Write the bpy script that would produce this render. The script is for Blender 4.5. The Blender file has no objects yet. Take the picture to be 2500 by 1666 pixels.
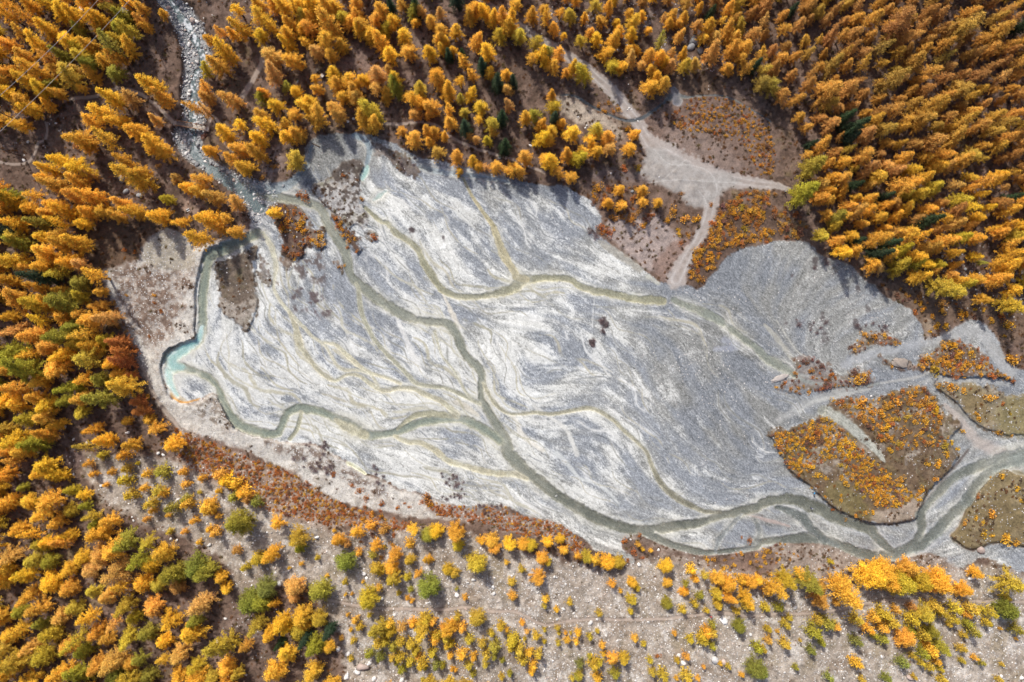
import bpy, math, random
import numpy as np
from mathutils import Vector, Euler

scene = bpy.context.scene
# ------------------------------------------------------------------ camera, sky, sun, exposure
CAM_H, S = 200.0, 0.12            # height above the gravel plain (m), metres on the plain per image pixel
UC, VC = 1250.0, 833.0            # image pixel right under the camera
cam_d = bpy.data.cameras.new('camera'); cam_d.lens = 24.0; cam_d.sensor_width = 36.0
cam_d.clip_start = 1.0; cam_d.clip_end = 3000.0
cam = bpy.data.objects.new('camera', cam_d); scene.collection.objects.link(cam)
cam.location = (0, 0, CAM_H); cam.rotation_euler = (0, 0, 0)
scene.camera = cam

SUN_EL = math.radians(44.0)
SX, SY = -0.40, 0.917             # ground direction towards the sun
world = bpy.data.worlds.new("World"); scene.world = world; world.use_nodes = True
wn, wl = world.node_tree.nodes, world.node_tree.links
sky = wn.new('ShaderNodeTexSky'); sky.sky_type = 'NISHITA'; sky.sun_disc = False
sky.sun_elevation = SUN_EL; sky.sun_rotation = math.atan2(SX, SY); sky.altitude = 600.0; sky.dust_density = 4.0; sky.air_density = .75; sky.ozone_density = .6
bg = wn['Background']; bg.inputs['Strength'].default_value = 0.14
wl.new(sky.outputs[0], bg.inputs[0])
sun_d = bpy.data.lights.new('sun', 'SUN'); sun_d.energy = 3.5; sun_d.angle = math.radians(0.9)
sun_d.color = (1.0, 0.965, 0.90)
sun = bpy.data.objects.new('sun', sun_d); scene.collection.objects.link(sun)
to_sun = Vector((SX*math.cos(SUN_EL), SY*math.cos(SUN_EL), math.sin(SUN_EL)))
sun.rotation_euler = to_sun.to_track_quat('Z', 'Y').to_euler(); sun.location = to_sun*260
vs = scene.view_settings
vs.view_transform = 'Standard'; vs.look = 'None'; vs.gamma = 1.0; vs.use_curve_mapping = False
vs.exposure = 0.70
scene.cycles.max_bounces = 6; scene.cycles.diffuse_bounces = 3; scene.cycles.transparent_max_bounces = 12

C = scene.collection
rng = np.random.default_rng(7)
random.seed(7)

# ------------------------------------------------------------------ helpers
def tag(o, label=None, cat=None, group=None, kind=None):
    if label: o['label'] = label
    if cat: o['category'] = cat
    if group: o['group'] = group
    if kind: o['kind'] = kind
    return o
def link(o, parent=None):
    C.objects.link(o)
    if parent is not None: o.parent = parent
    return o
def empty(name, loc=(0,0,0), rz=0.0):
    o = bpy.data.objects.new(name, None); o.empty_display_size = 0.2
    o.location = loc; o.rotation_euler = (0,0,rz); return link(o)
def mk_mesh(name, v, f, mats=(), smooth=False, fmat=None):
    """v (N,3), f (M,k) integer array with one corner count (or a list of them)"""
    me = bpy.data.meshes.new(name)
    v = np.asarray(v, np.float32)
    fs = f if isinstance(f, list) else [f]
    fs = [np.asarray(a, np.int32) for a in fs if len(a)]
    loops = np.concatenate([a.ravel() for a in fs]); cnt = np.concatenate([np.full(len(a), a.shape[1], np.int32) for a in fs])
    me.vertices.add(len(v)); me.vertices.foreach_set('co', v.ravel())
    me.loops.add(len(loops)); me.loops.foreach_set('vertex_index', loops)
    me.polygons.add(len(cnt)); st = np.zeros(len(cnt), np.int32); st[1:] = np.cumsum(cnt)[:-1]
    me.polygons.foreach_set('loop_start', st); me.polygons.foreach_set('loop_total', cnt)
    if smooth: me.polygons.foreach_set('use_smooth', np.ones(len(cnt), bool))
    for m in mats: me.materials.append(m)
    if fmat is not None: me.polygons.foreach_set('material_index', np.asarray(fmat, np.int32))
    me.update(calc_edges=True); return me
def mk_obj(name, me, parent=None):
    return link(bpy.data.objects.new(name, me), parent)
class MB:
    """collects boxes and bars into one mesh"""
    def __init__(s): s.v, s.q, s.n = [], [], 0
    def hexa(s, p):
        s.v += [tuple(a) for a in p]; n = s.n
        s.q += [(n,n+3,n+2,n+1),(n+4,n+5,n+6,n+7),(n,n+1,n+5,n+4),(n+1,n+2,n+6,n+5),(n+2,n+3,n+7,n+6),(n+3,n,n+4,n+7)]
        s.n += 8
    def box(s, x0,x1,y0,y1,z0,z1):
        s.hexa([(x0,y0,z0),(x1,y0,z0),(x1,y1,z0),(x0,y1,z0),(x0,y0,z1),(x1,y0,z1),(x1,y1,z1),(x0,y1,z1)])
    def bar(s, a, b, r, r2=None, k=6):
        a, b = Vector(a), Vector(b); d = (b-a).normalized(); r2 = r if r2 is None else r2
        e = d.orthogonal().normalized(); g = d.cross(e); n = s.n
        for p, rr in ((a, r), (b, r2)):
            for i in range(k):
                t = 2*math.pi*i/k; s.v.append(tuple(p+(e*math.cos(t)+g*math.sin(t))*rr))
        for i in range(k): s.q.append((n+i, n+(i+1)%k, n+k+(i+1)%k, n+k+i))
        s.q.append(tuple(n+k+i for i in range(k))); s.q.append(tuple(n+k-1-i for i in range(k))); s.n += 2*k
    def build(s, name, mat, parent=None):
        me = bpy.data.meshes.new(name); me.from_pydata(s.v, [], s.q); me.materials.append(mat); me.update()
        return mk_obj(name, me, parent)

def lin(c):
    c = np.asarray(c, float)/255.0
    return np.where(c <= .04045, c/12.92, ((c+.055)/1.055)**2.4)

# ------------------------------------------------------------------ image coordinates
def T(c, r, pts):                 # zoomed tile c,r of the image -> image pixels
    return [(620*c + x/2.8, (0, 550, 1106)[r] + y/2.8) for x, y in pts]
def cat(pts, n=5, closed=False):  # Catmull-Rom through the points
    p = np.array(pts, float); m = len(p); out = []
    rngi = range(m if closed else m-1)
    for i in rngi:
        if closed: a, b, c, d = p[i-1], p[i], p[(i+1)%m], p[(i+2)%m]
        else: a, b, c, d = p[max(i-1,0)], p[i], p[i+1], p[min(i+2,m-1)]
        for k in range(n):
            t = k/n
            out.append(.5*((2*b)+(c-a)*t+(2*a-5*b+4*c-d)*t*t+(3*b-a-3*c+d)*t**3))
    if not closed: out.append(p[-1])
    return np.array(out)
# ------------------------------------------------------------------ grid of the valley floor, laid out in image pixels
STEP = 2.3
def axis(lo, hi):
    fine = np.arange(lo, hi+STEP, STEP)
    g, s, a = [], STEP, 0.0
    while a < 4200: s *= 1.22; a += s; g.append(a)
    g = np.array(g); return np.concatenate([fine[0]-g[::-1], fine, fine[-1]+g]).astype(np.float32)
AU, AV = axis(-40, 2540), axis(-40, 1706)
NX, NY = len(AU), len(AV)
U, V = np.meshgrid(AU, AV)
def sstep(a, b, x):
    t = np.clip((x-a)/(b-a), 0, 1); return t*t*(3-2*t)
def vnoise(cell, seed, cu=None, cv=None):
    r = np.random.default_rng(seed)
    au, av = (AU if cu is None else cu)/cell, (AV if cv is None else cv)/cell
    iu, iv = np.floor(au).astype(int), np.floor(av).astype(int)
    fu, fv = (au-iu).astype(np.float32), (av-iv).astype(np.float32)
    fu, fv = fu*fu*(3-2*fu), (fv*fv*(3-2*fv))[:, None]
    iu -= iu.min(); iv -= iv.min()
    L = r.uniform(-1, 1, (iv.max()+2, iu.max()+2)).astype(np.float32)
    a = L[np.ix_(iv, iu)]; b = L[np.ix_(iv, iu+1)]; c = L[np.ix_(iv+1, iu)]; d = L[np.ix_(iv+1, iu+1)]
    return (a*(1-fu)+b*fu)*(1-fv)+(c*(1-fu)+d*fu)*fv
def fbm(cell, seed, octv=3, gain=.55):
    o, amp, tot = 0, 1.0, 0
    for k in range(octv):
        o = o + amp*vnoise(cell/2**k, seed*31+k); tot += amp; amp *= gain
    return o/tot
N60, N25, N10, N5 = fbm(60,1), fbm(25,2), fbm(11,3,2), vnoise(5,4)
N150 = fbm(170,5,3)

def win(x0, x1, y0, y1):
    return (slice(max(np.searchsorted(AV,y0)-1,0), np.searchsorted(AV,y1)+1), slice(max(np.searchsorted(AU,x0)-1,0), np.searchsorted(AU,x1)+1))
def segs(d, P, pad, W=None, wd=None):
    for i in range(len(P)-1):
        (x0,y0),(x1,y1) = P[i], P[i+1]
        w = win(min(x0,x1)-pad, max(x0,x1)+pad, min(y0,y1)-pad, max(y0,y1)+pad)
        u, v = U[w]-x0, V[w]-y0; ex, ey = x1-x0, y1-y0
        t = np.clip((u*ex+v*ey)/(ex*ex+ey*ey+1e-9), 0, 1)
        q = np.hypot(u-t*ex, v-t*ey); m = q < d[w]
        d[w] = np.where(m, q, d[w])
        if W is not None: wd[w] = np.where(m, W[i]+(W[i+1]-W[i])*t, wd[w])
def poly(pts, pad=40, n=4):
    """signed distance to a closed outline, + inside, clipped at pad"""
    P = cat(pts, n, True); P = np.vstack([P, P[:1]])
    d = np.full((NY, NX), pad, np.float32); segs(d, P, pad)
    ins = np.zeros((NY, NX), bool)
    for i in range(len(P)-1):
        (x0,y0),(x1,y1) = P[i], P[i+1]
        if y0 == y1: continue
        a, b = np.searchsorted(AV, min(y0,y1)), np.searchsorted(AV, max(y0,y1))
        if a == b: continue
        xi = x0+(AV[a:b]-y0)*(x1-x0)/(y1-y0)
        ins[a:b] ^= AU[None, :] < xi[:, None]
    return np.where(ins, d, -d)
def line(pts, w, n=5, pad=60):
    """distance to a course and its local width"""
    P = cat(pts, n); ws = np.asarray(w, float)
    if ws.ndim == 0: ws = np.full(len(pts), float(ws))
    ws = np.interp(np.linspace(0, 1, len(P)), np.linspace(0, 1, len(ws)), ws)
    d = np.full((NY, NX), 1e4, np.float32); wd = np.ones((NY, NX), np.float32)
    segs(d, P, pad+ws.max(), ws, wd); return d, wd, P
def rbf(anch, sig):
    A = np.array(anch, float); cu, cv = AU[::6], AV[::6]
    num = np.zeros((len(cv), len(cu))); den = num.copy()+1e-9
    for u, v, *val in A:
        wt = np.exp(-((cu[None]-u)**2+(cv[:,None]-v)**2)/(2*sig*sig))+1e-6/(1+((cu[None]-u)**2+(cv[:,None]-v)**2)/1e4)
        num += wt*val[0]; den += wt
    return up(num/den, cu, cv)
def up(G, cu, cv):
    iu = np.clip(np.searchsorted(cu, AU)-1, 0, len(cu)-2); iv = np.clip(np.searchsorted(cv, AV)-1, 0, len(cv)-2)
    fu = ((AU-cu[iu])/(cu[iu+1]-cu[iu])); fv = ((AV-cv[iv])/(cv[iv+1]-cv[iv]))[:,None]
    fu, fv = np.clip(fu,0,1), np.clip(fv,0,1)
    return (((G[np.ix_(iv,iu)]*(1-fu)+G[np.ix_(iv,iu+1)]*fu)*(1-fv))+(G[np.ix_(iv+1,iu)]*(1-fu)+G[np.ix_(iv+1,iu+1)]*fu)*fv).astype(np.float32)
def blur(a, k):
    for ax in (0, 1):
        c = np.cumsum(np.pad(a, [(k+1, k) if i == ax else (0, 0) for i in (0, 1)], mode='edge'), axis=ax, dtype=np.float64)
        n = a.shape[ax]
        hi = np.take(c, np.arange(2*k+1, 2*k+1+n), axis=ax); lo = np.take(c, np.arange(0, n), axis=ax)
        a = ((hi-lo)/(2*k+1)).astype(np.float32)
    return a

def at(G, u, v):
    return G[np.clip(np.searchsorted(AV, v), 0, NY-1), np.clip(np.searchsorted(AU, u), 0, NX-1)]

# ---- outlines read off in image coordinates
PLAIN = (T(1,0,[(270,1230),(310,1170),(342,1110),(345,1050),(352,1000),(400,950),(460,922),(560,915),(680,918),(790,922),(860,950),(960,985),(1060,1040),(1160,1085),(1260,1095),(1330,1112),(1440,1135),(1560,1180),(1680,1200),(1780,1225)])
 + T(2,0,[(110,1245),(260,1270),(400,1268),(470,1320),(560,1370),(620,1440),(640,1500),(610,1568)])
 + T(2,1,[(610,60),(680,110),(780,190),(880,260),(960,330),(1045,392),(1150,400),(1250,412),(1290,440),(1330,420),(1380,350),(1440,290),(1480,240),(1560,178),(1640,150),(1720,140)])
 + T(3,1,[(0,130),(100,105),(200,110),(290,110),(350,150),(440,220),(560,250),(650,310),(700,370),(770,410),(830,480),(930,530),(1010,570),(1060,640),(1110,730),(1112,785),(1180,770),(1280,730),(1350,680),(1420,655),(1500,660),(1560,710),(1620,790),(1650,870),(1680,930),(1720,970),(1900,1000)])
 + [(2640,920),(2640,1140)]
 + T(3,2,[(1850,160),(1740,145),(1650,110),(1560,170),(1480,260),(1400,370),(1345,500),(1285,568),(1330,610),(1400,660),(1470,662),(1550,628),(1640,618),(1740,638),(1900,660)])
 + [(2640,1350),(2640,1420)]
 + T(3,2,[(1850,830),(1700,790),(1600,740),(1510,715),(1420,765),(1340,795),(1260,745),(1150,690),(1040,705),(980,725),(900,742),(780,738),(680,715),(600,672),(480,632),(380,615),(250,605),(150,615),(60,640),(0,655)])
 + T(2,2,[(1700,660),(1560,690),(1400,700),(1280,690),(1170,665),(1080,640),(960,590),(880,555),(835,572),(780,640),(870,720),(850,755),(780,718),(690,690),(600,668),(545,612),(470,562),(420,530),(360,490),(260,460),(120,440),(10,375)])
 + T(1,2,[(1690,385),(1600,400),(1500,415),(1400,370),(1280,330),(1120,270),(980,240),(900,190),(830,160),(760,140),(620,50),(540,5)])
 + T(1,1,[(500,1540),(420,1500),(330,1490),(240,1478),(150,1470),(60,1432)])
 + T(0,1,[(1780,1425),(1700,1418),(1640,1392),(1590,1330),(1550,1270),(1515,1210),(1480,1160),(1430,1150),(1380,1190),(1300,1218),(1230,1202),(1160,1160),(1122,1060),(1105,970),(1120,920),(1160,862),(1230,825),(1325,800),(1345,750),(1335,700),(1345,600),(1340,480),(1360,360),(1390,230),(1410,180),(1470,160),(1560,132),(1650,82),(1700,45)])
 + T(0,0,[(1715,1500),(1690,1400),(1740,1330)]) + T(1,0,[(30,1275)]))
TORRENT = T(0,0,[(1070,-80),(1070,0),(1090,40),(1150,110),(1200,200),(1230,280),(1250,380),(1260,480),(1250,560),(1240,640),(1250,700),(1250,800),(1215,850),(1185,900),(1190,960),(1230,1030),(1270,1080),(1330,1130),(1400,1170),(1480,1230),(1560,1270),(1620,1330),(1690,1400),(1720,1500),(1800,1530),(1900,1400),(1850,1250),(1792,1238),(1700,1220),(1620,1190),(1520,1130),(1450,1090),(1400,1040),(1388,960),(1405,870),(1420,800),(1395,720),(1360,640),(1370,560),(1390,500),(1428,460),(1440,380),(1430,300),(1400,220),(1360,140),(1310,60),(1250,0),(1240,-80)])
TERRACE = T(0,1,[(1700,40),(1650,85),(1560,135),(1470,162),(1408,182),(1388,232),(1358,362),(1338,482),(1343,602),(1333,702),(1343,752),(1322,800),(1228,825),(1158,862),(1118,922),(1103,972),(1120,1062),(1158,1162),(1230,1205),(1300,1222),(1380,1195),(1430,1152),(1480,1162),(1515,1212),(1550,1272),(1590,1332),(1640,1394),(1700,1420),(1780,1428)]) + T(1,1,[(60,1436),(150,1474),(240,1482),(330,1494),(420,1504),(500,1544)]) + T(1,2,[(540,8),(620,54),(760,144),(830,164),(900,194),(980,244),(1120,274),(1280,334),(1400,374),(1500,419),(1560,440),(1480,470),(1350,452),(1100,442),(940,412),(800,380),(640,350),(540,320),(440,260),(300,180),(200,120),(100,60),(0,10)]) + T(0,1,[(1700,1540),(1560,1500),(1400,1440),(1250,1400),(1120,1290),(1040,1160),(980,1040),(930,930),(880,780),(830,640),(770,540),(730,430),(690,330),(760,295),(860,260),(950,235),(980,150),(1060,60),(1160,25),(1230,60),(1300,110),(1370,150),(1420,120)])
SCREE = T(0,2,[(1500,120),(1700,260)]) + T(1,2,[(150,420),(420,480),(560,540),(760,500),(1100,520),(1440,560)]) + T(2,2,[(0,640),(200,700),(420,740),(620,790),(800,780),(860,745),(950,720),(1150,745),(1400,780),(1792,860)]) + T(3,2,[(300,840),(700,900),(1100,760),(1300,800),(1500,760),(1850,830)]) + [(2700,1420),(2700,2100),(700,2100),(760,1700)] + T(1,2,[(600,1568),(620,1380),(560,1200),(480,1060),(330,880),(160,900)]) + T(0,2,[(1640,960),(1560,760),(1400,650),(1200,560),(1000,500),(880,420),(740,330),(640,230),(560,120),(420,20),(560,0),(760,20),(1050,30)])
ISLANDS = {
 'orange_west': T(1,0,[(80,1440),(140,1380),(220,1368),(300,1420),(380,1500),(420,1568)]) + T(1,1,[(480,0),(497,60),(490,150),(430,172),(370,130),(330,180),(330,220),(250,235),(190,190),(180,110),(150,0),(120,-60)]),
 'strip': T(1,0,[(508,1480),(560,1465),(640,1568)]) + T(1,1,[(620,0),(700,80),(745,150),(722,197),(680,182),(620,90),(550,0)]),
 'triangle': T(1,0,[(788,962),(900,1000),(1130,1108),(1150,1180),(1120,1230),(1000,1170),(880,1080),(820,1040)]),
 'dark_head': T(1,0,[(540,1210),(570,1140),(640,1097),(720,1108),(762,1160),(742,1200),(720,1290),(740,1380),(770,1470),(810,1568)]) + T(1,1,[(760,0),(800,20),(845,70),(810,115),(760,60),(700,0)]) + T(1,0,[(640,1568),(560,1470),(480,1400),(390,1290),(460,1240)]),
 'brown_west': T(0,1,[(1478,262),(1560,222),(1700,165),(1772,140),(1764,200),(1742,300),(1745,400),(1760,560),(1690,720),(1600,660),(1520,600),(1490,440),(1468,360)]),
 'cobble': T(1,1,[(30,250),(70,255),(120,360),(132,410),(100,435),(50,400),(25,330)]),
 'scrub_a': T(1,1,[(175,230),(240,235),(275,280),(250,310),(200,290)]),
 'scrub_b': T(1,1,[(535,255),(600,262),(630,300),(600,335),(560,300)]),
 'east_small': T(3,1,[(600,850),(640,790),(680,728),(760,728),(860,742),(940,790),(962,810),(870,820),(760,832),(640,876)]),
 'east_big': T(3,1,[(1060,965),(1100,910),(1200,850),(1250,800),(1320,788),(1400,810),(1480,840),(1530,880),(1560,930),(1590,990),(1680,1030),(1732,1050),(1720,1082),(1650,1045),(1560,1040),(1400,1047),(1250,1032),(1150,992)]),
 'bar': T(3,1,[(790,890),(840,885),(870,920),(1030,950),(1060,960),(1150,1000),(1040,985),(960,1002),(890,975),(820,930)]),
 'bush_bar': T(3,1,[(220,920),(350,910),(480,960),(500,1010),(620,1000),(740,1010),(842,1050),(740,1085),(600,1105),(420,1125),(330,1142),(240,1155),(110,1132),(105,1105),(230,1040)]),
 'southeast': T(3,1,[(50,1432),(100,1380),(180,1392),(230,1370),(330,1330),(420,1290),(440,1240),(500,1190),(620,1180),(740,1192),(960,1120),(1110,1098),(1135,1120),(1180,1180),(1245,1270),(1320,1310),(1370,1370),(1290,1470),(1330,1568)]) + T(3,2,[(1350,20),(1300,110),(1200,205),(1130,292),(1080,400),(1052,462),(880,492),(760,492),(650,452),(530,402),(430,332),(330,232),(200,132),(120,0),(70,-90)]),
 'meadow': T(3,1,[(1180,1085),(1350,1078),(1480,1088),(1560,1092),(1660,1152),(1740,1168),(1850,1120)]) + [(2640,950),(2640,1090)] + T(3,1,[(1800,1440),(1700,1440),(1600,1420),(1480,1370),(1400,1300),(1310,1200),(1240,1150)]),
}
ROADS = [
 (T(1,0,[(1480,-60),(1560,0),(1650,60),(1740,120)])+T(2,0,[(100,190),(200,262),(300,315),(400,385),(520,455),(620,545),(700,615),(780,705),(830,770),(880,830),(930,920),(990,1000),(1080,1060)]), [12,13,16,18,20,22,24,26,28,30,34,36,36,30,34,48,60]),
 (T(2,0,[(1080,1060),(1250,1150),(1450,1215),(1650,1250),(1792,1265)])+T(3,0,[(100,1272),(190,1295)]), [60,60,46,30,24,18,8]),
 (T(2,0,[(1390,1230),(1400,1330),(1380,1440),(1345,1568)])+T(2,1,[(1320,60),(1290,120),(1240,190),(1190,290),(1150,370)]), [60,42,36,34,34,30,30,44,52]),
]
APRON = T(2,0,[(930,1090),(1010,1000),(1100,1060),(1250,1120),(1400,1180),(1560,1225),(1500,1290),(1420,1360),(1330,1430),(1250,1400),(1180,1330),(1080,1300),(980,1230),(900,1180)])
PATHS = [
 (T(1,2,[(480,1000),(570,1020),(700,1045),(850,1062),(1000,1066),(1150,1072),(1330,1072),(1450,1052),(1560,1080),(1700,1086)])+T(2,2,[(0,1082),(70,1092),(150,1132),(210,1166),(270,1180),(340,1166),(420,1150),(530,1140),(700,1140),(870,1140),(1000,1140),(1150,1126),(1350,1102),(1450,1096),(1600,1110),(1740,1114)])+T(3,2,[(0,1106),(150,1100),(280,1100),(450,1086),(580,1060),(720,1030),(850,1010),(1050,1010),(1300,1006),(1500,1016),(1700,1022),(1950,1020)]), 6.5),
 (T(0,0,[(-100,1100),(0,1110),(100,1126),(190,1110),(240,1045),(262,980),(312,950),(322,870),(300,800)]), 6.5),
 (T(0,0,[(440,690),(520,672),(640,662),(740,630),(800,608),(860,612),(950,640),(1030,690),(1100,750),(1180,832)]), 9.0),
 (T(0,0,[(800,605),(770,550),(740,480),(700,390),(660,330),(610,270)]), 6.5),
 (T(0,0,[(1420,870),(1450,800),(1500,850),(1530,960),(1600,1050),(1640,1120)]), 8.0),
 (T(1,0,[(100,280),(70,360),(50,440),(10,520),(-40,600),(-80,660)]), 13.0),
 (T(1,0,[(860,845),(1000,850),(1150,836),(1250,862),(1330,930),(1450,990),(1600,1042),(1750,1085)])+T(2,0,[(80,1110),(250,1180)]), 7.5),
 (T(0,1,[(880,760),(940,920),(1000,1030),(1040,1140),(1100,1240),(1170,1320),(1230,1400),(1290,1460)]), 6.5),
]
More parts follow.
